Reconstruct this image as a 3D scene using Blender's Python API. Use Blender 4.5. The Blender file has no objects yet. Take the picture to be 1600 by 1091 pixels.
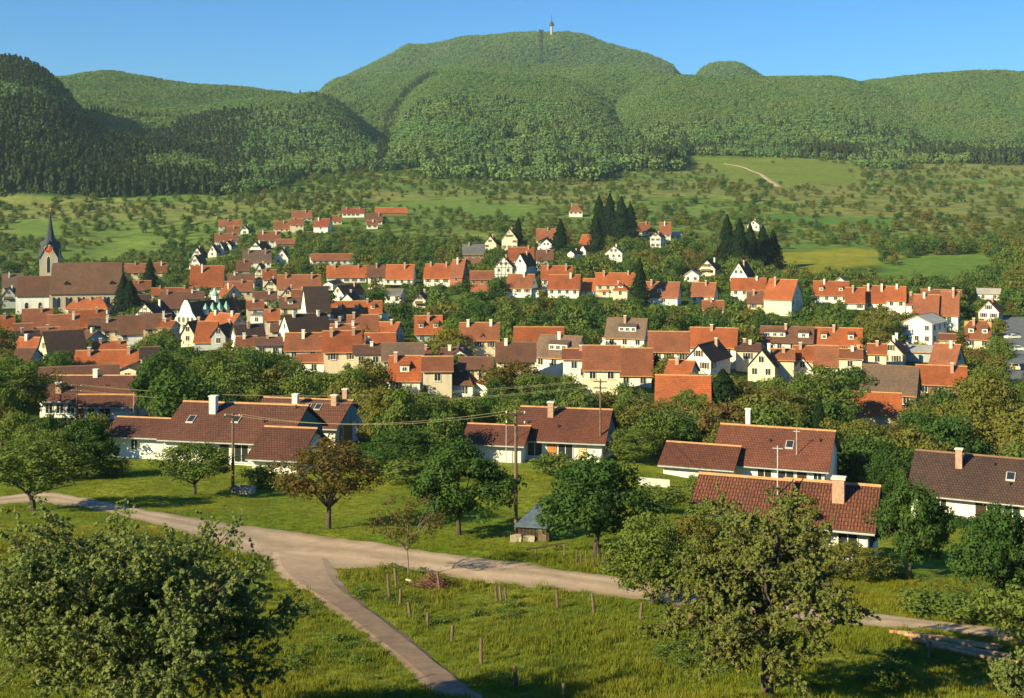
import bpy, math, random
import numpy as np
from mathutils import Vector, Matrix

S = bpy.context.scene
COL = S.collection
R = math.radians
# ------------------------------------------------------------------ camera, sky, sun, exposure
F = 1900.0            # focal length in pixels of a 1600 px wide frame
HV = 330.0            # eye-level row
cam_d = bpy.data.cameras.new("camera"); cam = bpy.data.objects.new("camera", cam_d); COL.objects.link(cam)
cam.location = (0, 0, 0); cam.rotation_euler = (R(90), 0, 0)
cam_d.sensor_width = 36; cam_d.lens = 36 * F / 1600; cam_d.shift_y = -(545.5 - HV) / 1600
cam_d.clip_start = 0.5; cam_d.clip_end = 20000
S.camera = cam
SUN_EL, SUN_AZ = 27.0, 52.0      # elevation; degrees to the left of straight behind the camera
world = bpy.data.worlds.new("World"); S.world = world; world.use_nodes = True
wn = world.node_tree.nodes; wl = world.node_tree.links
bg = wn["Background"]
sky = wn.new("ShaderNodeTexSky"); sky.sky_type = 'NISHITA'; sky.sun_disc = False
sky.sun_elevation = R(SUN_EL); sky.sun_rotation = R(180 + SUN_AZ); sky.air_density = 1.0; sky.dust_density = 0.35; sky.ozone_density = 2.2
hs = wn.new("ShaderNodeHueSaturation"); hs.inputs['Saturation'].default_value = 1.22; hs.inputs['Value'].default_value = 1.0
tint = wn.new("ShaderNodeMix"); tint.data_type = 'RGBA'; tint.blend_type = 'MULTIPLY'; tint.inputs[0].default_value = 1; tint.inputs[7].default_value = (.30, .74, 1.18, 1)
wl.new(sky.outputs[0], hs.inputs['Color']); wl.new(hs.outputs[0], tint.inputs[6]); wl.new(tint.outputs[2], bg.inputs['Color'])
bg.inputs['Strength'].default_value = 0.064
sd = bpy.data.lights.new("sun", 'SUN'); sun = bpy.data.objects.new("sun", sd); COL.objects.link(sun)
sd.energy = 4.7; sd.angle = R(0.5); sd.color = (1.0, 0.875, 0.55)
to_sun = Vector((-math.sin(R(SUN_AZ)) * math.cos(R(SUN_EL)), -math.cos(R(SUN_AZ)) * math.cos(R(SUN_EL)), math.sin(R(SUN_EL))))
sun.rotation_euler = to_sun.to_track_quat('Z', 'Y').to_euler(); sun.location = to_sun * 300
S.view_settings.view_transform = 'Standard'; S.view_settings.look = 'None'
S.view_settings.exposure = 1.08; S.view_settings.gamma = 1.0; S.view_settings.use_curve_mapping = False
S.cycles.max_bounces = 5; S.cycles.diffuse_bounces = 2; S.cycles.glossy_bounces = 1; S.cycles.transmission_bounces = 3
S.cycles.transparent_max_bounces = 4; S.cycles.use_denoising = True; S.cycles.volume_bounces = 0

rng = np.random.default_rng(7); random.seed(7)
# ------------------------------------------------------------------ helpers
def tag(o, label=None, cat=None, group=None, kind=None):
    if label: o["label"] = label
    if cat: o["category"] = cat
    if group: o["group"] = group
    if kind: o["kind"] = kind
    return o
def empty(name, loc, rz=0.0):
    o = bpy.data.objects.new(name, None); COL.objects.link(o); o.location = loc; o.rotation_euler = (0, 0, rz)
    o.empty_display_size = 0.5
    return o
def link(name, mesh, parent=None, loc=None, rz=0.0, scale=None):
    o = bpy.data.objects.new(name, mesh); COL.objects.link(o)
    if parent: o.parent = parent
    if loc is not None: o.location = loc
    if rz: o.rotation_euler = (0, 0, rz)
    if scale is not None: o.scale = scale
    return o
class MB:
    """collects polygons with a material slot and uv"""
    def __init__(s): s.v = []; s.f = []; s.m = []; s.uv = []
    def poly(s, pts, m=0, uv=None):
        b = len(s.v); s.v += [tuple(p) for p in pts]; s.f.append(tuple(range(b, b + len(pts)))); s.m.append(m)
        s.uv += list(uv) if uv else [(0, 0)] * len(pts)
    def box(s, x0, x1, y0, y1, z0, z1, m=0, top=None):
        t = m if top is None else top
        a = [(x0, y0, z0), (x1, y0, z0), (x1, y1, z0), (x0, y1, z0)]; b = [(p[0], p[1], z1) for p in a]
        s.poly(a[::-1], m); s.poly(b, t)
        for i in range(4):
            j = (i + 1) % 4; s.poly([a[i], a[j], b[j], b[i]], m)
    def tube(s, pts, rad, n=6, m=0):
        pts = [Vector(p) for p in pts]; rings = []
        for i, p in enumerate(pts):
            d = (pts[min(i + 1, len(pts) - 1)] - pts[max(i - 1, 0)]).normalized()
            a = d.orthogonal().normalized(); 
            if i and rings:
                a = (pa - d * pa.dot(d)); a = a.normalized() if a.length > 1e-4 else d.orthogonal().normalized()
            pa = a; c = d.cross(a)
            base = len(s.v)
            for k in range(n):
                an = 2 * math.pi * k / n; q = p + (a * math.cos(an) + c * math.sin(an)) * rad[i]; s.v.append(tuple(q))
            rings.append(base)
        for i in range(len(rings) - 1):
            for k in range(n):
                k2 = (k + 1) % n
                s.f.append((rings[i] + k, rings[i] + k2, rings[i + 1] + k2, rings[i + 1] + k)); s.m.append(m); s.uv += [(0, 0)] * 4
        s.f.append(tuple(rings[-1] + k for k in range(n))); s.m.append(m); s.uv += [(0, 0)] * n
    def mesh(s, name, mats):
        me = bpy.data.meshes.new(name); me.from_pydata(s.v, [], s.f)
        for m in mats: me.materials.append(m)
        me.polygons.foreach_set("material_index", s.m)
        l = me.uv_layers.new(name="UVMap"); l.data.foreach_set("uv", np.array(s.uv, dtype=np.float32).ravel())
        me.update(); return me
    def build(s, name, mats, parent=None, **k):
        return link(name, s.mesh(name, mats), parent, **k)
def quads_mesh(name, V, mats, mi=None, smooth=False):
    """V: (n,4,3) array of quads"""
    n = len(V); me = bpy.data.meshes.new(name)
    me.vertices.add(n * 4); me.vertices.foreach_set("co", V.astype(np.float32).ravel())
    me.loops.add(n * 4); me.loops.foreach_set("vertex_index", np.arange(n * 4, dtype=np.int32))
    me.polygons.add(n); me.polygons.foreach_set("loop_start", np.arange(0, n * 4, 4, dtype=np.int32))
    me.polygons.foreach_set("loop_total", np.full(n, 4, dtype=np.int32))
    for m in mats: me.materials.append(m)
    if mi is not None: me.polygons.foreach_set("material_index", mi.astype(np.int32))
    me.update(calc_edges=True); return me
def vnoise(x, y, seed=0):
    """smooth 2d value noise in [0,1]"""
    x = np.asarray(x, float); y = np.asarray(y, float)
    xi = np.floor(x).astype(np.int64); yi = np.floor(y).astype(np.int64); fx = x - xi; fy = y - yi
    def h(a, b):
        n = (a * 374761393 + b * 668265263 + seed * 1274126177) & 0x7fffffff
        n = (n ^ (n >> 13)) * 1274126177 & 0x7fffffff; return ((n ^ (n >> 16)) & 0xffff) / 65535.0
    fx = fx * fx * (3 - 2 * fx); fy = fy * fy * (3 - 2 * fy)
    return (h(xi, yi) * (1 - fx) + h(xi + 1, yi) * fx) * (1 - fy) + (h(xi, yi + 1) * (1 - fx) + h(xi + 1, yi + 1) * fx) * fy
def fbm(x, y, seed=0, o=4):
    r = 0; a = .5; t = 0
    for i in range(o): r = r + a * vnoise(x * 2 ** i, y * 2 ** i, seed + i); t += a; a *= .5
    return r / t
# ------------------------------------------------------------------ materials
def newmat(name):
    m = bpy.data.materials.new(name); m.use_nodes = True; nt = m.node_tree
    p = nt.nodes["Principled BSDF"]; p.inputs['Roughness'].default_value = .85
    p.inputs['Specular IOR Level'].default_value = .25
    return m, nt, p
def N(nt, t, **k):
    n = nt.nodes.new(t)
    for a, b in k.items(): setattr(n, a, b)
    return n
def ramp(nt, fac, stops):
    r = N(nt, "ShaderNodeValToRGB"); e = r.color_ramp.elements
    while len(e) < len(stops): e.new(.5)
    for i, (p, c) in enumerate(stops): e[i].position = p; e[i].color = (*c, 1)
    nt.links.new(fac, r.inputs[0]); return r.outputs[0]
def mixc(nt, fac, a, b, mode='MIX'):
    m = N(nt, "ShaderNodeMix", data_type='RGBA', blend_type=mode)
    for i, v in ((0, fac), (6, a), (7, b)):
        if isinstance(v, bpy.types.NodeSocket): nt.links.new(v, m.inputs[i])
        else: m.inputs[i].default_value = v if i == 0 else (*v, 1)
    return m.outputs[2]
def noise(nt, vec, scale, detail=3, rough=.55):
    n = N(nt, "ShaderNodeTexNoise"); n.inputs['Scale'].default_value = scale; n.inputs['Detail'].default_value = detail
    n.inputs['Roughness'].default_value = rough
    if vec is not None: nt.links.new(vec, n.inputs['Vector'])
    return n.outputs[0]
def mat_plain(name, c, var=.25, scale=1.5, rough=.85):
    m, nt, p = newmat(name); tc = N(nt, "ShaderNodeTexCoord")
    f = noise(nt, tc.outputs['Object'], scale, 4)
    d = tuple(x * (1 - var) for x in c); l = tuple(min(1, x * (1 + var * .5)) for x in c)
    nt.links.new(ramp(nt, f, [(.3, d), (.7, l)]), p.inputs['Base Color']); p.inputs['Roughness'].default_value = rough
    return m
def mat_wall(name, c):
    m, nt, p = newmat(name); tc = N(nt, "ShaderNodeTexCoord"); oi = N(nt, "ShaderNodeObjectInfo")
    mp = N(nt, "ShaderNodeMapping"); mp.inputs['Scale'].default_value = (1, 1, .25); nt.links.new(tc.outputs['Object'], mp.inputs[0])
    f = noise(nt, mp.outputs[0], .9, 5, .65)
    col = ramp(nt, f, [(.25, tuple(x * .72 for x in c)), (.5, c), (.8, tuple(min(.86, x * 1.06) for x in c))])
    col = mixc(nt, .5, col, mixc(nt, oi.outputs['Random'], (1, .96, .88), (.86, .86, .84)), 'MULTIPLY')
    nt.links.new(col, p.inputs['Base Color'])
    b = N(nt, "ShaderNodeBump"); b.inputs['Strength'].default_value = .15; b.inputs['Distance'].default_value = .03
    nt.links.new(noise(nt, tc.outputs['Object'], 9, 3), b.inputs['Height']); nt.links.new(b.outputs[0], p.inputs['Normal'])
    return m
def mat_roof(name, c, c2, tw=.24, th=.34, bump=.6, moss=.5, rib=0):
    m, nt, p = newmat(name); tc = N(nt, "ShaderNodeTexCoord"); oi = N(nt, "ShaderNodeObjectInfo")
    br = N(nt, "ShaderNodeTexBrick"); br.offset = .5 ; br.inputs['Scale'].default_value = 1
    br.inputs['Brick Width'].default_value = tw; br.inputs['Row Height'].default_value = th
    br.inputs['Mortar Size'].default_value = .028; br.inputs['Mortar Smooth'].default_value = .6
    br.inputs['Color1'].default_value = (*c, 1); br.inputs['Color2'].default_value = (*c2, 1)
    br.inputs['Mortar'].default_value = (*(x * .28 for x in c2), 1)
    nt.links.new(tc.outputs['UV'], br.inputs['Vector'])
    f = noise(nt, tc.outputs['Object'], .55, 5, .7)
    dark = tuple(x * .62 for x in c2)
    col = mixc(nt, ramp(nt, f, [(.42, (0, 0, 0)), (.72, (moss * 2, moss * 2, moss * 2))]), br.outputs[0], (dark[0] * .8, dark[1] * 1.1, dark[2] * 1.2))
    f2 = noise(nt, tc.outputs['Object'], 3.0, 3, .7)
    col = mixc(nt, ramp(nt, f2, [(.35, (.0, .0, .0)), (.75, (.38, .38, .38))]), col, tuple(min(1, x * 1.4) for x in c))
    f3 = noise(nt, tc.outputs['Object'], .22, 2, .5); col = mixc(nt, .55, col, ramp(nt, f3, [(.35, (.72, .74, .78)), (.65, (1.12, 1.08, 1.0))]), 'MULTIPLY')
    if rib:
        wv = N(nt, "ShaderNodeTexWave"); wv.bands_direction = 'X'; wv.inputs['Scale'].default_value = rib; wv.inputs['Distortion'].default_value = .3; nt.links.new(tc.outputs['UV'], wv.inputs['Vector'])
        col = mixc(nt, .9, col, ramp(nt, wv.outputs[1], [(.15, (.38, .36, .34)), (.6, (1.25, 1.2, 1.15))]), 'MULTIPLY')
    v = N(nt, "ShaderNodeMapRange"); v.inputs[3].default_value = .8; v.inputs[4].default_value = 1.15; nt.links.new(oi.outputs['Random'], v.inputs[0])
    h = N(nt, "ShaderNodeHueSaturation"); nt.links.new(col, h.inputs['Color']); nt.links.new(v.outputs[0], h.inputs['Value'])
    nt.links.new(h.outputs[0], p.inputs['Base Color'])
    b = N(nt, "ShaderNodeBump"); b.inputs['Strength'].default_value = bump; b.inputs['Distance'].default_value = .05
    nt.links.new(br.outputs['Fac'], b.inputs['Height']); b.invert = True; nt.links.new(b.outputs[0], p.inputs['Normal'])
    return m
def mat_leaf(name, a, b, c, transl=.3, nscale=.35):
    """foliage: per-object tint, clump tint; part of the light passes the leaf"""
    m = bpy.data.materials.new(name); m.use_nodes = True; nt = m.node_tree; nt.nodes.clear()
    out = N(nt, "ShaderNodeOutputMaterial"); tc = N(nt, "ShaderNodeTexCoord"); oi = N(nt, "ShaderNodeObjectInfo"); geo = N(nt, "ShaderNodeNewGeometry")
    col = mixc(nt, oi.outputs['Random'], a, b)
    f = noise(nt, geo.outputs['Position'], nscale, 3)
    col = mixc(nt, ramp(nt, f, [(.4, (0, 0, 0)), (.65, (.8, .8, .8))]), col, c)
    f2 = noise(nt, geo.outputs['Position'], nscale * 9, 1)
    col = mixc(nt, .35, col, ramp(nt, f2, [(.35, (.62, .62, .58)), (.65, (1.12, 1.12, 1.05))]), 'MULTIPLY')
    d = N(nt, "ShaderNodeBsdfDiffuse"); t = N(nt, "ShaderNodeBsdfTranslucent"); mx = N(nt, "ShaderNodeMixShader"); mx.inputs[0].default_value = transl
    nt.links.new(col, d.inputs[0]); nt.links.new(mixc(nt, .6, col, (.9, 1.0, .35), 'MULTIPLY'), t.inputs[0])
    nt.links.new(d.outputs[0], mx.inputs[1]); nt.links.new(t.outputs[0], mx.inputs[2]); nt.links.new(mx.outputs[0], out.inputs[0])
    return m
M = {}
for k, c, c2 in (('orange', (.41, .108, .032), (.32, .082, .028)), ('rust', (.31, .105, .046), (.24, .078, .036)),
                 ('brown', (.185, .080, .045), (.14, .060, .035)), ('dark', (.070, .038, .028), (.05, .030, .024)),  # dark doubles as shade painted on slopes turned from the sun
                 ('red', (.30, .070, .034), (.23, .052, .028)), ('umber', (.20, .125, .082), (.16, .096, .062)), ('nave', (.235, .115, .065), (.185, .088, .05)),
                 ('grey', (.20, .19, .17), (.15, .145, .135)), ('pale', (.52, .50, .42), (.46, .44, .38))):
    M['roof_' + k] = mat_roof('roof_tiles_' + k, c, c2)
M['bung'] = mat_roof('bungalow_tiles', (.145, .058, .034), (.095, .039, .025), .30, .38, 1.0, .30)
M['bung3'] = mat_roof('bungalow_tiles_warm', (.180, .062, .034), (.125, .045, .027), .30, .38, .8, .2)
M['bung_rib'] = mat_roof('ribbed_tiles', (.165, .062, .034), (.115, .044, .026), .30, .38, .8, .3, 1.5)
M['bung2'] = mat_roof('bungalow_tiles_dark', (.105, .058, .042), (.072, .042, .031), .30, .38, 1.0, .3)
for k, c in (('cream', (.70, .62, .42)), ('white', (.74, .72, .62)), ('grey', (.40, .42, .40)), ('ochre', (.62, .47, .28)), ('sand', (.60, .50, .34)), ('rose', (.62, .52, .36)), ('palegrey', (.52, .52, .46)), ('brown', (.20, .11, .06)),  # grey doubles as painted shade for gable walls facing away from the sun
             ('green', (.13, .26, .21)), ('stone', (.42, .36, .26)), ('brickred', (.40, .13, .07)), ('sage', (.30, .38, .33))):
    M[k] = mat_wall('plaster_' + k, c)
M['trim'] = mat_plain('white_trim', (.75, .70, .55), .1)
M['ridge'] = mat_plain('ridge_tile', (.48, .24, .10), .25)
M['ridge_d'] = mat_plain('ridge_tile_dark', (.20, .11, .06), .25)
M['wood'] = mat_plain('weathered_wood', (.16, .11, .07), .4, 4)
M['darkwood'] = mat_plain('dark_wood', (.055, .035, .022), .4, 4)
M['verge'] = mat_plain('verge_board', (.10, .065, .045), .3)
M['bark'] = mat_plain('bark', (.085, .065, .045), .5, 6)
M['log'] = mat_plain('log_bark', (.42, .26, .13), .45, 5)
M['lightbark'] = mat_plain('light_bark', (.20, .15, .10), .4, 6)
M['steel'] = mat_plain('galvanised_steel', (.45, .43, .38), .2, 3, .5)
M['slate'] = mat_plain('slate', (.045, .05, .055), .3, 2, .55)
M['copper'] = mat_plain('copper_green', (.22, .40, .30), .2)
M['orangedoor'] = mat_plain('orange_wood', (.45, .19, .05), .25, 3)
M['clock'] = mat_plain('clock_red', (.42, .06, .035), .1)
M['gold'] = mat_plain('gilt', (.75, .55, .2), .1)
M['chim'] = mat_plain('chimney_brick', (.42, .26, .17), .3, 5)
M['chimw'] = mat_plain('chimney_render', (.72, .66, .52), .15, 3)
M['shutter'] = mat_plain('shutter_paint', (.16, .10, .06), .2)
gm, gnt, gp = newmat('window_glass'); gp.inputs['Base Color'].default_value = (.025, .03, .035, 1); gp.inputs['Roughness'].default_value = .15; M['glass'] = gm
gm, gnt, gp = newmat('wire'); gp.inputs['Base Color'].default_value = (.30, .26, .14, 1); gp.inputs['Roughness'].default_value = .5; M['wire'] = gm
# foliage
M['leaf_mid'] = mat_leaf('leaves_mid_green', (.090, .150, .034), (.130, .172, .036), (.150, .185, .040))
M['leaf_dark'] = mat_leaf('leaves_dark_green', (.042, .092, .024), (.066, .118, .028), (.082, .138, .030))
M['leaf_olive'] = mat_leaf('leaves_olive', (.135, .145, .032), (.165, .150, .034), (.180, .180, .040))
M['leaf_copper'] = mat_leaf('leaves_copper', (.130, .085, .030), (.160, .100, .032), (.120, .130, .030))
M['leaf_yellow'] = mat_leaf('leaves_yellow_green', (.200, .170, .022), (.230, .175, .025), (.16, .17, .025))
M['needle'] = mat_leaf('needles_dark', (.010, .020, .010), (.018, .034, .014), (.016, .030, .012), .12)
M['forest'] = mat_leaf('forest_leaves', (.100, .190, .058), (.160, .245, .074), (.180, .235, .070), .25, .012)
M['forest_needle'] = mat_leaf('forest_needles', (.030, .055, .024), (.065, .068, .032), (.060, .085, .030), .1, .02)
M['apple'] = mat_leaf('apple_leaves', (.150, .180, .042), (.150, .180, .042), (.215, .205, .062), .3, .9)
M['bushleaf'] = mat_leaf('bush_leaves', (.190, .240, .070), (.190, .240, .070), (.28, .30, .10), .42, .9)
M['grassblade'] = mat_leaf('grass_blades', (.14, .185, .022), (.21, .225, .026), (.24, .22, .030), .35, .12)
# ------------------------------------------------------------------ terrain
D_ = np.array([6, 15, 30, 50, 60, 70, 86, 110, 140, 180, 230, 290, 370, 450, 540, 640, 760, 950, 1250, 1420, 1800, 2400, 5200.])
def ztab(vs, near, far):   # rows of the picture where the ground lies at those distances -> heights
    z = list(near) + [-(v - HV) / F * d for v, d in zip(vs, D_[3:19])] + list(far); return np.array(z)
near = [-3.9, -7.3, -12.8]
zC = ztab([1094, 990, 918, 838, 772, 714, 655, 600, 548, 495, 450, 420, 390, 355, 305, 262], near, [70, 90, 110, 110])
zL = ztab([1094, 985, 905, 822, 762, 702, 652, 607, 566, 525, 492, 462, 430, 388, 312, 268], near, [70, 90, 110, 110])
zR = ztab([1094, 1000, 944, 884, 825, 775, 705, 635, 560, 500, 462, 425, 392, 352, 305, 262], near, [70, 90, 110, 110])
ULO, UHI, NU = -700, 2300, 601
US = np.linspace(ULO, UHI, NU); NY = 1100
YS = np.exp(np.linspace(math.log(6), math.log(5200), NY))
def sm(a, b, x): t = np.clip((x - a) / (b - a), 0, 1); return t * t * (3 - 2 * t)
def gsmooth(z, s):
    k = np.exp(-.5 * (np.arange(-3 * s, 3 * s + 1) / s) ** 2); k /= k.sum()
    return np.convolve(np.pad(z, 3 * s, mode='reflect', reflect_type='odd'), k, 'valid')
ly = np.log(YS)
pr = [gsmooth(np.interp(YS, D_, z), 10) for z in (zL, zC, zR)]
U2, Y2 = np.meshgrid(US, YS)          # rows: distance
wL = (1 - sm(150, 560, U2)); wR = sm(950, 1400, U2)
Z = pr[0][:, None] * wL + pr[2][:, None] * wR + pr[1][:, None] * (1 - wL - wR)
X2 = (U2 - 800) / F * Y2
# small relief
Z += (fbm(X2 / 9, Y2 / 9, 3) - .5) * .5 * sm(20, 60, Y2) * (1 - sm(95, 130, Y2) * .5)
Z += (fbm(X2 / 60, Y2 / 60, 5) - .5) * 3.0 * sm(560, 800, Y2)
ZB = Z.copy()
# wooded hills: crest lines (column, row), crest distance, foot distance
def hill(D, y0, pts, off, p=.9, back=.16, wob=0):
    global Z
    us = [a for a, b in pts]; vs = [b + off for a, b in pts]
    vc = np.interp(US, us, vs); k = 6; vc = np.convolve(np.pad(vc, k, mode='edge'), np.ones(2 * k + 1) / (2 * k + 1), 'valid')
    zc = (HV - vc) / F * D; Dl = D * (1 + wob * (fbm(US / 90, US * 0, 11, 2) - .5))
    t = np.clip((Y2 - y0) / (Dl[None, :] - y0), 0, 1); zb = np.interp(y0, YS, pr[1]) - 6
    h = zb + (zc[None, :] - zb) * np.sin(math.pi / 2 * t) ** p
    h = np.where(Y2 > Dl[None, :], zc[None, :] - (Y2 - Dl[None, :]) * back, h); h = np.where(Y2 < y0, -999, h)
    Z = np.maximum(Z, h)
hill(1500, 930, [(-700, 20), (-300, 60), (0, 86), (45, 90), (90, 118), (140, 166), (185, 180), (260, 190), (330, 208), (380, 243), (440, 268), (500, 292), (560, 330), (620, 420), (2300, 420)], 46, .85)
hill(2300, 1300, [(-700, 130), (0, 120), (105, 116), (155, 113), (215, 122), (262, 129), (310, 122), (370, 115), (430, 121), (508, 132), (540, 152), (575, 180), (598, 208), (612, 290), (700, 420), (2300, 420)], 38, .8)
hill(2600, 1700, [(-700, 420), (420, 300), (500, 150), (515, 130), (620, 128), (720, 122), (900, 118), (1100, 128), (1300, 135), (2300, 135)], 18, .75, .0)
hill(2150, 1290, [(-700, 420), (560, 420), (594, 290), (602, 200), (616, 172), (640, 146), (668, 124), (700, 114), (760, 111), (870, 113), (905, 126), (950, 158), (990, 188), (1020, 205), (1080, 240), (1150, 300), (1300, 420), (2300, 420)], 34, .72, .25)
hill(2450, 1380, [(-700, 420), (900, 300), (930, 190), (1000, 150), (1080, 134), (1200, 130), (1300, 130), (1400, 150), (1450, 190), (1500, 300), (1600, 420), (2300, 420)], 20, .8, .05)
hill(2750, 1500, [(-700, 420), (1150, 400), (1250, 180), (1330, 131), (1420, 121), (1520, 113), (1600, 116), (2000, 100), (2300, 90)], 38, .8, .05)
hill(3300, 2850, [(-700, 420), (470, 200), (512, 131), (560, 107), (600, 88), (640, 72), (700, 62), (750, 58), (800, 52), (860, 56), (905, 58), (950, 68), (1000, 86), (1040, 104), (1072, 120), (1090, 180), (1150, 420), (2300, 420)], 15, .7)
hill(3200, 2900, [(-700, 420), (1050, 200), (1076, 131), (1100, 113), (1140, 101), (1180, 108), (1208, 121), (1230, 200), (1300, 420), (2300, 420)], 6, .6)
HX = Y2 > 960
rel = (Z - ZB) > .5
gul = (1 - np.abs(2 * fbm(X2 / 420, Y2 / 900, 21, 3) - 1) * 2) * (14 + 16 * sm(1500, 2000, Y2)) + (fbm(X2 / 130, Y2 / 260, 31, 3) - .5) * 26
Z = Z + np.where(rel, gul * sm(0, 60, Z - ZB), 0)
def at_idx(u, y):
    fu = (np.asarray(u, float) - ULO) / (UHI - ULO) * (NU - 1); fy = (np.log(np.asarray(y, float)) - ly[0]) / (ly[-1] - ly[0]) * (NY - 1)
    return np.clip(fu, 0, NU - 1.001), np.clip(fy, 0, NY - 1.001)
def samp(A, u, y):
    fu, fy = at_idx(u, y); i = fu.astype(int); j = fy.astype(int); a = fu - i; b = fy - j
    return (A[j, i] * (1 - a) + A[j, i + 1] * a) * (1 - b) + (A[j + 1, i] * (1 - a) + A[j + 1, i + 1] * a) * b
def gz(x, y):
    y = np.maximum(np.asarray(y, float), 6.01); u = 800 + F * np.asarray(x, float) / y; return samp(Z, u, y)
def inv_y(u, v, ymin=45):
    """distance at which the ground is seen at row v in column u"""
    ys = YS[(YS > ymin) & (YS < 1400)]; vv = HV - F * samp(Z, np.full(len(ys), float(u)), ys) / ys
    vv = np.minimum.accumulate(vv); return float(np.interp(-v, -vv, ys))  # last term: dark conifers stand in for the flank's cast shadow
def gp(u, v):  # conifer strips also draw in shade lines at dome foot and cleft
    y = inv_y(u, v); x = (u - 800) / F * y; return Vector((x, y, float(gz(x, y))))
edge_u = [-700, 0, 200, 430, 470, 600, 660, 680, 930, 960, 1060, 1072, 1250, 1330, 1345, 1400, 1420, 1490, 1600, 2300]
edge_v = [300, 306, 309, 300, 276, 268, 260, 280, 284, 268, 268, 243, 247, 252, 262, 266, 256, 256, 258, 258]
edge_y = np.array([inv_y(u, v) for u, v in zip(edge_u, edge_v)])
def forest_y(u): return np.interp(u, edge_u, edge_y)
# ground colour zones (what grows where)
def col(c): return np.array(c)
C = np.zeros((NY, NU, 3))
n1 = fbm(X2 / 45, Y2 / 22, 41, 4); n2 = fbm(X2 / 14, Y2 / 5, 51, 3); n3 = fbm(X2 / 140, Y2 / 60, 61, 3)
def L(a, b, t): return a[None, None, :] * (1 - t[..., None]) + b[None, None, :] * t[..., None]
mead = L(col((.130, .205, .045)), col((.225, .265, .070)), sm(.35, .65, n1 * .5 + n3 * .5))
mead = L3 = mead * (1 - .45 * sm(.5, .7, n2))[..., None]
mead = mead * (1 - sm(.52, .62, n3) * .25)[..., None] + col((.20, .15, .07)) * (sm(.52, .62, n3) * .25)[..., None]
# greener to the left, drier to the right
mead = mead * (1 - (1 - sm(300, 1100, U2)) * .0)[..., None]
lawn = L(col((.150, .215, .022)), col((.235, .265, .030)), sm(.35, .65, fbm(X2 / 7, Y2 / 7, 71, 4)))
rough = L(col((.120, .175, .022)), col((.195, .220, .030)), sm(.35, .65, fbm(X2 / 3, Y2 / 5, 81, 4)))
gard = L(col((.045, .075, .018)), col((.085, .12, .025)), sm(.35, .65, n2))
V2 = HV - F * ZB / Y2
C[:] = mead
w = sm(125, 150, Y2) * (1 - sm(540, 600, Y2)); C = C * (1 - w[..., None]) + gard * w[..., None]
w = (1 - sm(128, 142, Y2)); C = C * (1 - w[..., None]) + lawn * w[..., None]
w = (1 - sm(70, 80, Y2 + (U2 - 800) * .02)); C = C * (1 - w[..., None]) + rough * w[..., None]
w = (1 - sm(-11, -8.5, X2 / Y2 * 50 + 0)) * (1 - sm(80, 90, Y2)) * .0
yel = sm(.35, .6, fbm(X2 / 6, Y2 / 6, 91, 3)) * (1 - sm(-26, -22, X2)) * (1 - sm(84, 90, Y2)); C = C * (1 - .75 * yel[..., None]) + col((.30, .22, .02)) * (.75 * yel)[..., None]
nzf = fbm(X2 / 30, Y2 / 30, 95, 3)
def field(pts, c, soft=6, amt=.9):
    """a field with its own crop; corners given as ground points"""
    global C
    P = [gp(u, v) for u, v in pts]
    if sum(P[i].x * P[(i + 1) % len(P)].y - P[(i + 1) % len(P)].x * P[i].y for i in range(len(P))) > 0: P = P[::-1]
    inside = np.ones_like(X2); n = len(P)
    for i in range(n):
        a, b = P[i], P[(i + 1) % n]; dx, dy = b.x - a.x, b.y - a.y; l = math.hypot(dx, dy)
        s = ((X2 - a.x) * dy - (Y2 - a.y) * dx) / l; inside = np.minimum(inside, sm(-soft, soft, s + (nzf - .5) * 26))
    w = inside * amt; C = C * (1 - w[..., None]) + col(c) * w[..., None] * (.9 + .2 * n1[..., None])
FIELDS = [([(1190, 428), (1300, 432), (1420, 395), (1330, 385), (1200, 395)], (.27, .26, .03)),
          ([(1300, 438), (1480, 455), (1570, 425), (1540, 395), (1420, 400)], (.13, .22, .04)),
          ([(1150, 288), (1340, 290), (1345, 262), (1250, 248), (1080, 246)], (.17, .22, .04)),
          ([(1210, 350), (1400, 352), (1400, 340), (1200, 336)], (.09, .19, .04)),
          ([(110, 410), (180, 404), (250, 372), (190, 376)], (.17, .24, .05)),
          ([(15, 372), (60, 374), (130, 345), (20, 345)], (.15, .23, .05)),
          ([(580, 320), (800, 340), (860, 322), (680, 312)], (.15, .23, .05)),
          ([(640, 470), (830, 485), (860, 474), (700, 458)], (.11, .20, .03))]
for pts, c in FIELDS: field(pts, c)
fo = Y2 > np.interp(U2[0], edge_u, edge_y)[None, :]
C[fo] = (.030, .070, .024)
def grid_mesh(name, sel_rows, mat):
    r0, r1 = sel_rows; n = r1 - r0; V = np.stack([X2[r0:r1], Y2[r0:r1], Z[r0:r1]], -1).reshape(-1, 3)
    me = bpy.data.meshes.new(name); idx = np.arange(n * NU).reshape(n, NU)
    q = np.stack([idx[:-1, :-1], idx[:-1, 1:], idx[1:, 1:], idx[1:, :-1]], -1).reshape(-1, 4)
    me.vertices.add(len(V)); me.vertices.foreach_set("co", V.astype(np.float32).ravel())
    me.loops.add(len(q) * 4); me.loops.foreach_set("vertex_index", q.astype(np.int32).ravel())
    me.polygons.add(len(q)); me.polygons.foreach_set("loop_start", np.arange(0, len(q) * 4, 4, dtype=np.int32)); me.polygons.foreach_set("loop_total", np.full(len(q), 4, dtype=np.int32))
    me.polygons.foreach_set("use_smooth", np.ones(len(q), dtype=bool))
    at = me.attributes.new("zone", 'FLOAT_COLOR', 'POINT'); cc = np.ones((len(V), 4), np.float32); cc[:, :3] = C[r0:r1].reshape(-1, 3)
    at.data.foreach_set("color", cc.ravel()); me.materials.append(mat); me.update(calc_edges=True)
    return link(name, me)
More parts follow.
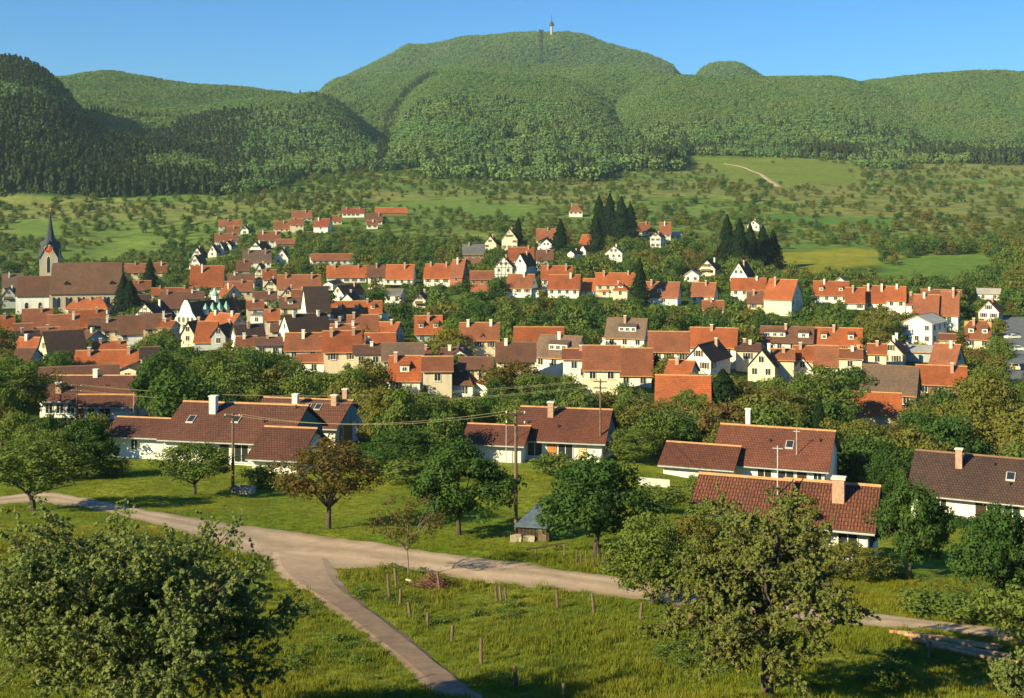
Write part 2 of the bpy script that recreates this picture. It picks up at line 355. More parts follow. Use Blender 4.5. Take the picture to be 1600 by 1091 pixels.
gm, gnt, gp_ = newmat('ground_cover'); gp_.inputs['Specular IOR Level'].default_value = .05; gp_.inputs['Roughness'].default_value = 1
va = N(gnt, "ShaderNodeVertexColor"); va.layer_name = "zone"; geo = N(gnt, "ShaderNodeNewGeometry")
mp = N(gnt, "ShaderNodeMapping"); mp.inputs['Scale'].default_value = (1, 1, 1); gnt.links.new(geo.outputs['Position'], mp.inputs[0])
f = noise(gnt, mp.outputs[0], 1.1, 5, .65); f2 = noise(gnt, mp.outputs[0], .16, 4, .6)
c_ = mixc(gnt, .8, va.outputs[0], ramp(gnt, f, [(.3, (.5, .55, .5)), (.7, (1.2, 1.15, 1.0))]), 'MULTIPLY')
c_ = mixc(gnt, .7, c_, ramp(gnt, f2, [(.35, (.6, .66, .6)), (.65, (1.15, 1.1, 1.0))]), 'MULTIPLY')
gnt.links.new(c_, gp_.inputs['Base Color'])
b = N(gnt, "ShaderNodeBump"); b.inputs['Strength'].default_value = .8; b.inputs['Distance'].default_value = .25
gnt.links.new(f, b.inputs['Height']); gnt.links.new(b.outputs[0], gp_.inputs['Normal'])
rsplit = int(np.searchsorted(YS, 1300))
tag(grid_mesh('ground', (0, rsplit + 1), gm), 'green valley floor and meadows', None, None, 'structure')
tag(grid_mesh('hills', (rsplit, NY), gm), 'wooded hills behind the village', None, None, 'structure')
# ------------------------------------------------------------------ roads and paths laid on the ground
ROADPOLY = []
def strip(name, rows, mat, lift=.05, step=1.0, sub=6, label=None):
    """rows: list of (left point, right point) pairs of ground points"""
    mb = MB(); A = []; 
    for (a, b) in rows: A.append((gp(*a), gp(*b)))
    def cr(P, t):
        i = min(int(t), len(P) - 2); f = t - i; p = [P[max(i - 1, 0)], P[i], P[i + 1], P[min(i + 2, len(P) - 1)]]
        return .5 * ((2 * p[1]) + (p[2] - p[0]) * f + (2 * p[0] - 5 * p[1] + 4 * p[2] - p[3]) * f * f + (3 * p[1] - p[0] - 3 * p[2] + p[3]) * f ** 3)
    Ls = [a for a, b in A]; Rs = [b for a, b in A]; pts = []; n = 24 * (len(A) - 1)
    for i in range(n + 1):
        t = i / n * (len(A) - 1); l = cr(Ls, t); r = cr(Rs, t); row = []
        for k in range(sub + 1):
            q = l.lerp(r, k / sub); w = (vnoise(q.x * .9, q.y * .9, 5) - .5) * .5 if k in (0, sub) else 0
            q = q + Vector((w * .5, w, 0)); row.append((q.x, q.y, float(gz(q.x, q.y)) + (lift if 0 < k < sub else .012)))
        pts.append(row)
    ROADPOLY.append(np.array([p[0][:2] for p in pts] + [p[-1][:2] for p in pts[::-1]]))
    for i in range(n):
        for k in range(sub): mb.poly([pts[i][k], pts[i][k + 1], pts[i + 1][k + 1], pts[i + 1][k]], 0, [(k / sub, i), ((k + 1) / sub, i), ((k + 1) / sub, i + 1), (k / sub, i + 1)])
    o = mb.build(name, [mat]); tag(o, label, None, None, 'structure'); return o
rm, rnt, rp = newmat('gravel_road'); tc = N(rnt, "ShaderNodeNewGeometry")
f = noise(rnt, tc.outputs['Position'], .35, 5, .65); f2 = noise(rnt, tc.outputs['Position'], 5, 3, .7)
c_ = ramp(rnt, f, [(.3, (.36, .25, .15)), (.55, (.49, .35, .225)), (.75, (.55, .41, .27))])
c_ = mixc(rnt, .6, c_, ramp(rnt, f2, [(.3, (.72, .7, .68)), (.7, (1.1, 1.1, 1.1))]), 'MULTIPLY'); uvn = N(rnt, "ShaderNodeTexCoord"); sx = N(rnt, "ShaderNodeSeparateXYZ"); rnt.links.new(uvn.outputs['UV'], sx.inputs[0]); ad = N(rnt, "ShaderNodeMath", operation='ADD'); rnt.links.new(sx.outputs[0], ad.inputs[0])
ml = N(rnt, "ShaderNodeMath", operation='MULTIPLY'); rnt.links.new(f, ml.inputs[0]); ml.inputs[1].default_value = .16; rnt.links.new(ml.outputs[0], ad.inputs[1])
c_ = mixc(rnt, .8, c_, ramp(rnt, ad.outputs[0], [(.08, (.62, .66, .55)), (.2, (.92, .92, .9)), (.36, (1.12, 1.12, 1.1)), (.5, (.80, .82, .76)), (.60, (.82, .84, .78)), (.74, (1.12, 1.12, 1.1)), (.9, (.95, .95, .92)), (1.0, (.6, .64, .52))]), 'MULTIPLY'); rnt.links.new(c_, rp.inputs['Base Color'])
pm, pnt, pp = newmat('dirt_track'); tc = N(pnt, "ShaderNodeNewGeometry"); f = noise(pnt, tc.outputs['Position'], .8, 5, .7)
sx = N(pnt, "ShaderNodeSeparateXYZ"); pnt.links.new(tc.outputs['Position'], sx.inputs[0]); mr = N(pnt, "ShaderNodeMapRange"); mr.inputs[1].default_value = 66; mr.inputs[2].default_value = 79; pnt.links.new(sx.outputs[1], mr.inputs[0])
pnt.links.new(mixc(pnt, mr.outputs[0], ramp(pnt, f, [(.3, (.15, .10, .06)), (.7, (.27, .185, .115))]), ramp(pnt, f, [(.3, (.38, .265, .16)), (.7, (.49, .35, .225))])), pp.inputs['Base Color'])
am, ant, ap = newmat('asphalt'); tc = N(ant, "ShaderNodeNewGeometry"); f = noise(ant, tc.outputs['Position'], .5, 5, .7)
ant.links.new(ramp(ant, f, [(.3, (.10, .11, .11)), (.7, (.16, .165, .16))]), ap.inputs['Base Color'])
strip('road', [((-60, 783), (-66, 797)), ((55, 770), (45, 785)), ((130, 778), (118, 792)), ((235, 799), (220, 814)), ((330, 814), (318, 842)), ((430, 828), (418, 876)), ((520, 840), (520, 888)),
               ((640, 858), (650, 893)), ((760, 874), (765, 912)), ((880, 891), (880, 923)), ((1000, 908), (990, 936)), ((1100, 926), (1090, 950)),
               ((1230, 945), (1221, 966)), ((1400, 963), (1392, 981)), ((1520, 977), (1512, 993)), ((1660, 996), (1650, 1012))], rm, .05, label='pale gravel road crossing the meadow')
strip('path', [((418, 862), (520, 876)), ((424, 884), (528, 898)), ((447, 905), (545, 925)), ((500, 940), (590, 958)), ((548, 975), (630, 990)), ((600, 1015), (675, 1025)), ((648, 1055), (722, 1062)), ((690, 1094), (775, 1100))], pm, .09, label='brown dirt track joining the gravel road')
strip('street', [((1570, 640), (1606, 640)), ((1572, 600), (1606, 600)), ((1572, 560), (1610, 560)), ((1568, 520), (1612, 520)), ((1566, 505), (1620, 505)), ((1560, 496), (1640, 496))][::-1], am, .12, label='grey asphalt street at the right edge of the village')
strip('path', [((1212, 292), (1222, 293)), ((1196, 281), (1204, 281)), ((1180, 270), (1186, 270)), ((1160, 262), (1165, 262)), ((1130, 256), (1134, 256))], rm, .25, sub=4, label='thin pale footpath up the far meadow')
# ------------------------------------------------------------------ houses
RECTS = []      # (distance, u0, u1, v0, v1)  what stands where, for keeping trees off the facades
FOOT = []       # (x, y, radius)
MARKS = []      # (u, v, short name) landmarks used when the trees are described
GROUPS = {}
def window_mesh(w, h, shut=False, bars=True):
    key = ('win', w, h, shut)
    if key in GROUPS: return GROUPS[key]
    mb = MB(); t = .065
    mb.box(-w / 2, w / 2, -.04, .0, 0, h, 1)                       # pane
    for a in ((-w / 2 - t, -w / 2, -t, h + t), (w / 2, w / 2 + t, -t, h + t), (-w / 2, w / 2, -t, 0), (-w / 2, w / 2, h, h + t)):
        mb.box(a[0], a[1], -.08, .0, a[2], a[3], 0)
    mb.box(-w / 2 - .15, w / 2 + .15, -.16, .0, -t - .07, -t, 0)    # sill
    if bars: mb.box(-.03, .03, -.062, -.041, 0, h, 0)
    if shut:
        for s in (-1, 1):
            x = s * (w / 2 + t + .24); mb.box(x - .22, x + .22, -.06, .0, 0, h, 2)
    GROUPS[key] = mb.mesh('window', [M['trim'], M['glass'], M['shutter']]); return GROUPS[key]
def pent(mb, W, P, z0, hw, rise, kind, ridge_x):
    """walls with gables; W along x, P along y"""
    a, b = W / 2, P / 2; mb_ = mb
    if kind == 'hip' or rise < .2:
        mb.poly([(-a, -b, z0), (a, -b, z0), (a, -b, hw), (-a, -b, hw)]); mb.poly([(a, b, z0), (-a, b, z0), (-a, b, hw), (a, b, hw)])
        mb.poly([(a, -b, z0), (a, b, z0), (a, b, hw), (a, -b, hw)]); mb.poly([(-a, b, z0), (-a, -b, z0), (-a, -b, hw), (-a, b, hw)]); return
    k = .0 if kind != 'half' else .32
    if ridge_x:
        mb.poly([(-a, -b, z0), (a, -b, z0), (a, -b, hw), (-a, -b, hw)]); mb.poly([(a, b, z0), (-a, b, z0), (-a, b, hw), (a, b, hw)])
        for s in (-1, 1):
            top = [(s * a, 0, hw + rise)] if not k else [(s * a, b * k, hw + rise * (1 - k)), (s * a, -b * k, hw + rise * (1 - k))]
            p = [(s * a, -b, z0), (s * a, b, z0), (s * a, b, hw)] + top + [(s * a, -b, hw)]; mb.poly(p if s > 0 else p[::-1])
    else:
        mb.poly([(a, -b, z0), (a, b, z0), (a, b, hw), (a, -b, hw)]); mb.poly([(-a, b, z0), (-a, -b, z0), (-a, -b, hw), (-a, b, hw)])
        for s in (-1, 1):
            top = [(0, s * b, hw + rise)] if not k else [(-a * k, s * b, hw + rise * (1 - k)), (a * k, s * b, hw + rise * (1 - k))]
            p = [(-a, s * b, z0), (-a, s * b, hw)] + top + [(a, s * b, hw), (a, s * b, z0)]; mb.poly(p if s > 0 else p[::-1])
def roof_mb(W, P, hw, rise, kind, ridge_x, oe=.5, og=.35, th=.17):
    """tiled roof slabs, ridge cap; slots: tiles, verge, ridge cap. built with the ridge along x, turned if needed"""
    mb = MB()
    if not ridge_x: W, P = P, W
    a, b = W / 2 + og, P / 2; sl = rise / b if b else 0; be = b + oe; ze = hw - sl * oe; zr = hw + rise; L = math.hypot(be, sl * be)
    T = (lambda x, y, z: (x, y, z)) if ridge_x else (lambda x, y, z: (-y, x, z))
    up = th
    if rise < .2:
        mb.box(-W / 2 - .35, W / 2 + .35, -b - .35, b + .35, hw, hw + .3, 1, 0); return mb
    inset = 0 if kind == 'gable' else (min(a * .9, b * .95) if kind == 'hip' else b * .34)
    zt = zr if kind != 'half' else zr
    for s in (-1, 1):
        f = (lambda x, y, z, s=s: T(x * -s, y * s, z))
        if kind == 'half':
            yk = be * .36; zk = zr - sl * yk; xs = a
            top = [f(-xs, -be, ze + up), f(xs, -be, ze + up), f(xs, -yk, zk + up), f(a - inset, 0, zr + up), f(-a + inset, 0, zr + up), f(-xs, -yk, zk + up)]
            uv = [(-xs, 0), (xs, 0), (xs, L * .64), (a - inset, L), (-a + inset, L), (-xs, L * .64)]
            mb.poly(top, 0, uv)
            mb.poly([f(xs, -yk, zk + up), f(xs, yk, zk + up), f(a - inset, 0, zr + up)], 0, [(-yk, 0), (yk, 0), (0, inset * 1.2)])
        else:
            xr = a - inset
            mb.poly([f(-a, -be, ze + up), f(a, -be, ze + up), f(xr, 0, zr + up), f(-xr, 0, zr + up)], 0, [(-a, 0), (a, 0), (xr, L), (-xr, L)])
            if kind == 'hip': mb.poly([f(a, -be, ze + up), f(a, be, ze + up), f(xr, 0, zr + up)], 0, [(-be, 0), (be, 0), (0, L)])
        # underside and edges
        mb.poly([f(-a, -be, ze), f(-a, -be, ze + up), f(a, -be, ze + up), f(a, -be, ze)][::-1], 1)
        mb.poly([f(-a, -be, ze), f(a, -be, ze), f(a if kind != 'hip' else a - inset, 0, zr), f(-a if kind != 'hip' else -a + inset, 0, zr)][::-1], 1)
        if kind == 'gable':
            mb.poly([f(a, -be, ze), f(a, -be, ze + up), f(a, 0, zr + up), f(a, 0, zr)][::-1], 1); mb.poly([f(-a, -be, ze), f(-a, -be, ze + up), f(-a, 0, zr + up), f(-a, 0, zr)], 1)
    xr = a - inset + .02; c = .13
    pts = [(-c, zr + up - .07), (0, zr + up + .09), (c, zr + up - .07)]
    for i in range(2):
        (y0, z0), (y1, z1) = pts[i], pts[i + 1]; mb.poly([T(-xr, y0, z0), T(xr, y0, z0), T(xr, y1, z1), T(-xr, y1, z1)], 2)
    return mb
def chimney(roof, x, y, z0, z1, w=.55, mat='chim'):
    mb = MB(); mb.box(x - w / 2, x + w / 2, y - w / 2, y + w / 2, z0, z1, 0); mb.box(x - w / 2 - .08, x + w / 2 + .08, y - w / 2 - .08, y + w / 2 + .08, z1, z1 + .12, 1)
    return mb.build('chimney', [M[mat], M['chimw']], roof)
WALLS = dict(c='cream', w='white', g='grey', o='ochre', b='brown', n='green', s='stone', r='brickred', a='sage')
ROOFS = dict(o='orange', r='rust', b='brown', d='dark', R='red', u='umber', g='grey', p='pale')
def house(typ, u0, u1, u2, vr, ve, vb, rf, wl_, opt, label, short=None, name='house', cat='house', group=None, hw=4.6, L=None, details=True):
    """typ E: eaves towards us, G: gable towards us. u2: where the side that shows ends. rows: ridge, eaves, base (0 = hidden)"""
    um = (u0 + u1) / 2; ys = YS[(YS > 60) & (YS < 1100)]
    if 'n' in opt and 'x' in opt: hw = min(hw, 3.2)
    if vb: d = inv_y(um, vb); hw = max(2.3, (vb - ve) / F * d)
    else:
        g = HV - F * samp(Z, np.full(len(ys), um), ys) / ys - F * hw / ys; g = np.minimum.accumulate(g); d = float(np.interp(-ve, -g, ys))
    hw = min(hw, 9.5)
    x = (um - 800) / F * d; zg = float(gz(x, d)); ze = zg + hw
    wpx = (u1 - u0) / F * d; al = math.atan((um - 800) / F)
    if typ == 'E':
        # ridge height and depth together (45-50 degree roofs)
        P = 9.0
        for _ in range(6):
            zr = -(vr - HV) / F * (d + P / 2); rise = max(.05, zr - ze); P = min(13, max(6.5, 2 * rise / 1.02)) if rise > 1.2 else 9
        if 'l' in opt: P = 10
        side = P
    else:
        zr = -(vr - HV) / F * d; rise = max(.05, zr - ze); P = L or 11.0; side = P
    rise = min(rise, 8)
    beta = 0
    if u2 and abs(u2 - (u1 if u2 > u1 else u0)) > 1.5:
        s = 1 if u2 > u1 else -1; px = abs(u2 - (u1 if s > 0 else u0)); off = al
        beta = s * math.asin(min(.87, px / F * d / side))
    W = max(3.5, wpx / max(.5, math.cos(beta)))
    rz = -al - beta; inw = Vector((-math.sin(rz), math.cos(rz), 0)); c = Vector((x, d, 0)) + inw * (P / 2)
    root = empty(name, (c.x, c.y, zg), rz); tag(root, label, cat, group)
    FOOT.append((c.x, c.y, max(W, P) / 2 + 1.5)); RECTS.append((d, min(u0, u2 or u0), max(u1, u2 or u1), vr, ve + (.75 * (vb - ve) if vb else 0)))
    if short: MARKS.append((um, (vr + ve) / 2, short))
    rx = typ == 'E'; kind = 'hip' if 'h' in opt else ('half' if 'k' in opt else 'gable')
    mb = MB(); pent(mb, W, P, -3, hw, rise, kind, rx); wk = WALLS[wl_]; rw = random.Random(int(um * 3 + ve * 17))
    if wl_ == 'c': wk = rw.choice(['cream', 'cream', 'sand', 'rose', 'palegrey', 'white'])
    if wk == 'cream' and 'cream' not in label: wk = rw.choice(['cream', 'sand', 'white', 'rose'])
    if 'cream' in label and wl_ == 'c': wk = 'cream'
    wall = mb.build('wall', [M[wk]], root)
    if typ == 'E' and 'x' not in opt and name == 'house' and W > 7 and rw.random() < .4:      # lean-to on the gable end
        sx_ = rw.choice((-1, 1)); xa = sx_ * W / 2; xb = sx_ * (W / 2 + 2.2); ya, yb = -P * .3, P * .35; ha = min(2.9, hw); an = MB()
        an.poly([(xa, ya, -3), (xb, ya, -3), (xb, ya, ha - .6), (xa, ya, ha)]); an.poly([(xb, ya, -3), (xb, yb, -3), (xb, yb, ha - .6), (xb, ya, ha - .6)]); an.poly([(xa, yb, -3), (xb, yb, -3), (xb, yb, ha - .6), (xa, yb, ha)])
        an.poly([(xa, ya - .25, ha + .12), (xb + sx_ * .3, ya - .25, ha - .55), (xb + sx_ * .3, yb + .25, ha - .55), (xa, yb + .25, ha + .12)], 1, [(0, 0), (0, 2.4), (5, 2.4), (5, 0)])
        an.build('annex', [M[wk], M['roof_' + rw.choice(['rust', 'brown'])]], root)
    rm_ = roof_mb(W, P, hw, rise, kind, rx, .45, .3, .16)
    roof = rm_.build('roof', [M['roof_' + ROOFS[rf]], M['verge' if rf in 'db' else 'ridge'], M['ridge' if rf in 'orR' else 'ridge_d']], root)
    rn = random.Random(int(um * 7 + vr * 13)); mat = rn.choice(['chim', 'chimw', 'chim'])
    nch = 0 if 'x' in opt else (2 if '2' in opt else 1)
    if rise > 1:
        for i in range(nch):
            t = rn.uniform(-.32, .32) if nch == 1 else (-.3 + .6 * i); o = rn.uniform(.15, .45)
            if rx: chimney(roof, t * W, -o * P * .4, hw + rise * (1 - o * .8) - .6, hw + rise + .8, .6, mat)
            else: chimney(roof, o * W * .4 * (1 if u2 and u2 > u1 else -1), t * P, hw + rise * (1 - o * .8) - .6, hw + rise + .8, .6, mat)
    if not details: return root
    # windows on the front and on the side that shows
    shut = 'S' in opt or (rn.random() < .35 and wl_ in 'cw'); wm = window_mesh(1.0, 1.25, shut)
    if 'n' not in opt:
        fl = max(1, int(hw / 2.7)); nc = max(1, int(W / 2.6))
        for k in range(fl):
            for i in range(nc):
                if rn.random() < .12: continue
                xx = (i + .5) / nc * W - W / 2
                link('window', wm, root, (xx, -P / 2 - .001, hw - 1.75 - 2.7 * k), 0)
        if not rx and rise > 2.2:
            g = 2 if W > 6.5 and rise > 3 else 1
            for i in range(g): link('window', wm, root, ((i - (g - 1) / 2) * 1.9, -P / 2 - .001, hw + rise * .22), 0)
            if rise > 4.5: link('window', window_mesh(.7, .7), root, (0, -P / 2 - .001, hw + rise * .6), 0)
    if beta:
        s = 1 if beta > 0 else -1; ns = max(1, int(P / 3.2)); nf = max(1, int(hw / 2.7))
        if 'N' not in opt:
            for k in range(nf):
                for i in range(ns):
                    if rn.random() < .3: continue
                    link('window', wm, root, (s * (W / 2 + .001), ((i + .5) / ns - .5) * P, hw - 1.75 - 2.7 * k), s * math.pi / 2)
            if rx and rise > 2.4: link('window', wm, root, (s * (W / 2 + .001), 0, hw + rise * .2), s * math.pi / 2)
    if 't' in opt:   # exposed timber beams on the front
        tb = MB(); y0, y1 = -P / 2 - .06, -P / 2 - .002
        for i in range(int(W / 1.3) + 1):
            xx = -W / 2 + .08 + i * (W - .16) / int(W / 1.3); top = hw + (rise * (1 - abs(xx) / (W / 2)) if not rx else 0) - .1; tb.box(xx - .08, xx + .08, y0, y1, 0, top)
        for zz in ([hw - .1, hw - 2.7] + ([hw + rise * .4] if not rx else [])):
            hwid = W / 2 if zz <= hw else W / 2 * .58
            tb.box(-hwid, hwid, y0 - .02, y1 + .0, zz - .1, zz + .1)
        tb.build('timber_beam', [M['darkwood']], root)
    if 'B' in opt and rx:   # balcony
        bb = MB(); bb.box(-W * .35, W * .35, -P / 2 - 1.2, -P / 2 - .002, hw - 2.75, hw - 2.6); bb.box(-W * .35, W * .35, -P / 2 - 1.2, -P / 2 - 1.1, hw - 2.6, hw - 1.7); bb.build('balcony', [M['wood']], root)
    if 'B' in opt and not rx:
        bb = MB(); bb.box(-W * .3, W * .3, -P / 2 - 1.0, -P / 2 - .002, hw - 1.0, hw - .85); bb.box(-W * .3, W * .3, -P / 2 - 1.0, -P / 2 - .9, hw - .85, hw - .05); bb.build('balcony', [M['wood']], root)
    dm = [c for c in opt if c in '34567']       # 3..: dormers; 6/7 = long band dormers (one / two)
    if dm and rx:
        k = dm[0]; spec = {'3': [(-.28, 1.3), (.28, 1.3)], '4': [(-.33, 1.2), (0, 1.2), (.33, 1.2)], '5': [(0, 1.6)], '6': [(.05, W * .45)], '7': [(-.22, W * .40), (.33, W * .2)]}[k]
        for (fx, w) in spec:
            sl = rise / (P / 2); t = .28; y0 = -P / 2 * (1 - t); zb = hw + rise * t + .18; hd = min(1.15, rise * .33); zt = zb + hd; ye = y0 + (hd + .25) / max(.3, sl - .28)
            ye = min(ye, -.15); x0, x1 = fx * W - w / 2, fx * W + w / 2; ztb = zt + .28 * (ye - y0)
            q = MB(); q.poly([(x0, y0, zb - .4), (x1, y0, zb - .4), (x1, y0, zt), (x0, y0, zt)], 0)
            for xx in (x0, x1): q.poly([(xx, y0, zb - .4), (xx, y0, zt), (xx, ye, ztb), (xx, ye, zb - .4 + sl * (ye - y0))], 0)
            q.poly([(x0 - .2, y0 - .3, zt + .02), (x1 + .2, y0 - .3, zt + .02), (x1 + .2, ye + .3, ztb + .1), (x0 - .2, ye + .3, ztb + .1)], 1, [(x0, 0), (x1, 0), (x1, ye - y0), (x0, ye - y0)])
            q.poly([(x0 - .2, y0 - .3, zt + .02), (x1 + .2, y0 - .3, zt + .02), (x1 + .2, y0 - .3, zt + .14), (x0 - .2, y0 - .3, zt + .14)], 2)
            q.poly([(x0 - .2, y0 - .3, zt + .14), (x1 + .2, y0 - .3, zt + .14), (x1 + .2, ye + .3, ztb + .2), (x0 - .2, ye + .3, ztb + .2)], 1, [(x0, 0), (x1, 0), (x1, ye - y0), (x0, ye - y0)])
            dob = q.build('dormer', [M['white' if wl_ in 'cw' else WALLS[wl_]], M['roof_' + ROOFS[rf]], M['verge']], root)
            nw = max(1, int(w / 1.25)); dw = window_mesh(.75, round(max(.45, hd - .4), 1), False)
            for i in range(nw): link('window', dw, dob, (x0 + (i + .5) * w / nw, y0 - .001, zb + .12))
    return root
H = house
far = 'houses of the far hamlet below the wooded hills'
# far hamlet, upper left
H('E', 342, 377, 0, 344, 353, 359, 'r', 'c', '', 'long low house with rust red roof at the upper left end of the far hamlet', 'the long low house of the far hamlet')
H('G', 376, 388, 392, 353, 360, 366, 'd', 'w', '', 'small white gabled house just right of the long low rust red roof')
H('E', 355, 373, 0, 354, 365, 0, 'r', 'c', '', 'rust roofed house standing just below the long low house of the hamlet')
H('E', 336, 370, 0, 365, 377, 0, 'r', 'c', '2', 'wide rust roof directly above the small white gable of the far lane')
H('G', 348, 361, 371, 377, 386, 391, 'd', 'w', '', 'white gable with dark roof, uppermost and rightmost in the stepped row of gables', 'the stepped row of white gables')
H('G', 338, 350, 358, 379, 390, 398, 'd', 'w', '', 'white gable house, second from the top in the stepped row on the far lane')
H('G', 325, 338, 346, 383, 394, 402, 'd', 'w', '', 'white gable house in the middle of the stepped row on the far lane')
H('G', 300, 315, 324, 387, 399, 406, 'd', 'w', '', 'white gable with dark roof, upper left in the stepped row on the far lane')
H('G', 296, 312, 324, 399, 412, 420, 'd', 'w', '', 'white gable with dark roof, lowest of the stepped row above the big orange roof')
H('E', 456, 487, 0, 330, 340, 346, 'r', 'c', '', 'rust roofed farmhouse, upper left one beside the meadow of the hamlet', 'the upper farmhouse of the hamlet')
H('E', 428, 452, 0, 346, 357, 363, 'r', 'c', '', 'small rust roofed house left of the farm cluster, end of the pale lane')
H('E', 453, 474, 0, 342, 351, 0, 'r', 'c', '', 'rust roof squeezed between the small lane house and the upper farmhouse')
H('E', 490, 512, 519, 342, 354, 364, 'R', 'w', '', 'white walled house with red roof standing alone in the middle of the hamlet')
H('E', 520, 534, 0, 337, 345, 351, 'r', 'o', '', 'tiny rust roofed shed left of the upper white house of the hamlet')
H('E', 535, 569, 0, 326, 333, 340, 'R', 'w', '2', 'white house with red roof, highest of the hamlet, left of the long barn', 'the highest white house of the hamlet')
H('E', 586, 636, 0, 325, 333, 337, 'o', 'b', 'xn', 'long orange roofed barn at the upper right end of the hamlet', 'the long orange barn', 'barn', 'barn')
H('E', 572, 597, 0, 334, 345, 351, 'b', 'w', '', 'brown roofed white house just below the left end of the long barn')
H('E', 573, 590, 0, 345, 351, 358, 'r', 'w', '', 'low rust roofed house, lower right of the far hamlet')
H('E', 404, 438, 0, 362, 375, 0, 'r', 'c', '2', 'broad rust roof below the pale lane in the far hamlet', 'the broad roof below the pale lane')
H('E', 432, 460, 0, 374, 382, 387, 'r', 'b', 'xn', 'low rust roofed shed right below the broad roof by the pale lane', None, 'shed', 'shed')
H('E', 487, 552, 484, 397, 406, 415, 'r', 'w', 'x', 'long flat white building with a strip of windows above the orange rows', 'the long flat white building', hw=3.4)
H('G', 390, 408, 424, 379, 389, 396, 'd', 'w', '', 'white gable peeping out behind the large umber roof', None)
H('E', 380, 423, 0, 391, 409, 421, 'u', 'w', '2', 'large umber roofed house with pale wall in the lane behind the church village', 'the large umber roof')
H('G', 430, 450, 455, 390, 404, 413, 'g', 'w', '', 'bluish white gabled house right of the large umber roof')
H('E', 370, 391, 0, 408, 423, 431, 'b', 'w', '', 'brown roofed house with a narrow white wall below the large umber roof')
H('G', 395, 414, 421, 413, 430, 452, 'b', 'c', 't', 'tall cream gabled house on the lane, left of the small orange roof')
H('E', 411, 430, 0, 422, 436, 0, 'o', 'c', '', 'small orange roof tucked behind two cream gables')
H('E', 434, 500, 0, 430, 450, 0, 'r', 'c', '2', 'long rust roofed house between the cream gable and the dark roofs', 'the long rust roof')
H('G', 413, 432, 437, 437, 449, 458, 'b', 'c', '', 'broad cream gable at the left end of the long rust roof')
H('E', 297, 347, 352, 416, 447, 0, 'o', 'c', '', 'big bright orange roof above the town hall, below the stepped gables', 'the big orange roof above the town hall')
H('E', 196, 228, 0, 412, 425, 0, 'r', 'c', '', 'rust roof left of the dark conifer behind the church', None)
H('E', 242, 260, 0, 411, 425, 0, 'r', 'c', '', 'small rust roof right of the dark conifer behind the church')
H('E', 209, 235, 0, 439, 452, 0, 'r', 'c', '', 'rust roof at the foot of the dark conifer behind the church')
H('E', 238, 300, 0, 450, 460, 0, 'o', 'c', '2', 'long narrow orange roof behind the town hall', 'the narrow orange roof behind the town hall')
H('E', 340, 352, 384, 446, 462, 0, 'o', 'g', '', 'house with wide shaded grey gable and orange left slope right of the town hall', 'the wide grey gable')
# around the church
H('E', 5, 34, 0, 428, 448, 0, 'u', 'c', '', 'umber roof at the left edge behind the white chapel wall')
H('G', 3, 24, 30, 450, 463, 482, 'd', 'g', 'B', 'shaded grey gable with balcony at the left edge beside the church')
H('E', 104, 166, 182, 451, 481, 491, 'o', 'w', 'hx', 'bright orange hipped roof house in front of the church nave', 'the orange hipped roof by the church')
H('E', 37, 80, 0, 483, 509, 0, 'r', 'c', '', 'pale rust roof at the left below the white chapel wall')
H('E', 76, 122, 0, 492, 515, 0, 'r', 'c', '', 'faded orange roof below the orange hipped roof, left one of two', None)
H('E', 110, 163, 0, 485, 510, 0, 'o', 'c', '', 'orange roof directly below the white timbered wall near the church', 'the orange roof below the church')
H('E', 24, 50, 0, 506, 516, 0, 'r', 'c', 'x', 'small faded orange roof left above the row of dark roofs')
H('E', 4, 19, 0, 494, 514, 0, 'o', 'c', '', 'orange roof cut by the left edge of the village below the grey gable')
H('E', 24, 62, 18, 517, 531, 0, 'd', 'w', '', 'dark roof with small white left gable at the left edge')
H('E', 78, 135, 62, 517, 552, 0, 'd', 'c', 'x', 'big dark brown roof with narrow cream gable on its left side', 'the big dark roof at the left')
H('E', 20, 55, 80, 528, 548, 0, 'o', 'g', '', 'orange roof with shaded grey gable at the lower left of the village')
H('E', 26, 38, 57, 545, 562, 0, 'b', 'g', 'x', 'small brown roofed annex with pointed grey gable at the lower left')
H('E', 120, 134, 166, 517, 531, 0, 'b', 'g', '', 'grey gable with round dark window right of the big dark roof')
H('E', 160, 190, 0, 498, 515, 0, 'b', 'o', '', 'worn brown roof between the grey gable and the cream timber gable')
H('G', 204, 248, 275, 475, 499, 0, 'd', 'c', 't', 'wide cream timbered gable with dark roof left of the town hall', 'the wide cream timbered gable')
H('E', 187, 222, 0, 494, 521, 541, 'b', 'w', 'x', 'brown roof over a cream white wall in front of the timbered gable', 'the cream walled brown roof')
H('E', 225, 266, 0, 491, 512, 0, 'b', 'o', '', 'brown roof just left of the small orange roof with a grey gable')
H('E', 251, 263, 277, 502, 512, 0, 'o', 'g', '', 'small orange roof with grey gable squeezed left of the town hall')
H('E', 252, 289, 0, 457, 481, 0, 'b', 'c', '', 'pale brown roof touching the left side of the town hall')
H('G', 348, 371, 378, 465, 484, 497, 'd', 'w', '', 'white gable right of the town hall roof with four windows')
H('E', 318, 361, 385, 490, 508, 0, 'o', 'g', '2', 'orange roof with shaded grey gable in front of the town hall')
H('G', 283, 303, 330, 504, 522, 542, 'd', 'c', '', 'cream gable with dark slope left of the steep orange slope')
H('E', 304, 333, 346, 503, 538, 548, 'o', 'g', 'x', 'steep bright orange slope standing below the town hall', 'the steep orange slope')
H('G', 336, 346, 366, 510, 525, 0, 'd', 'g', '', 'dark roof rising right behind the steep orange slope')
H('E', 371, 414, 362, 507, 527, 0, 'd', 'w', '', 'black brown roof with white left gable right of the town hall square', 'the black roof by the square')
H('E', 392, 410, 436, 489, 493, 519, 'g', 'w', 'xl', 'flat roofed pale modern house with a grey side wall', 'the flat roofed modern house')
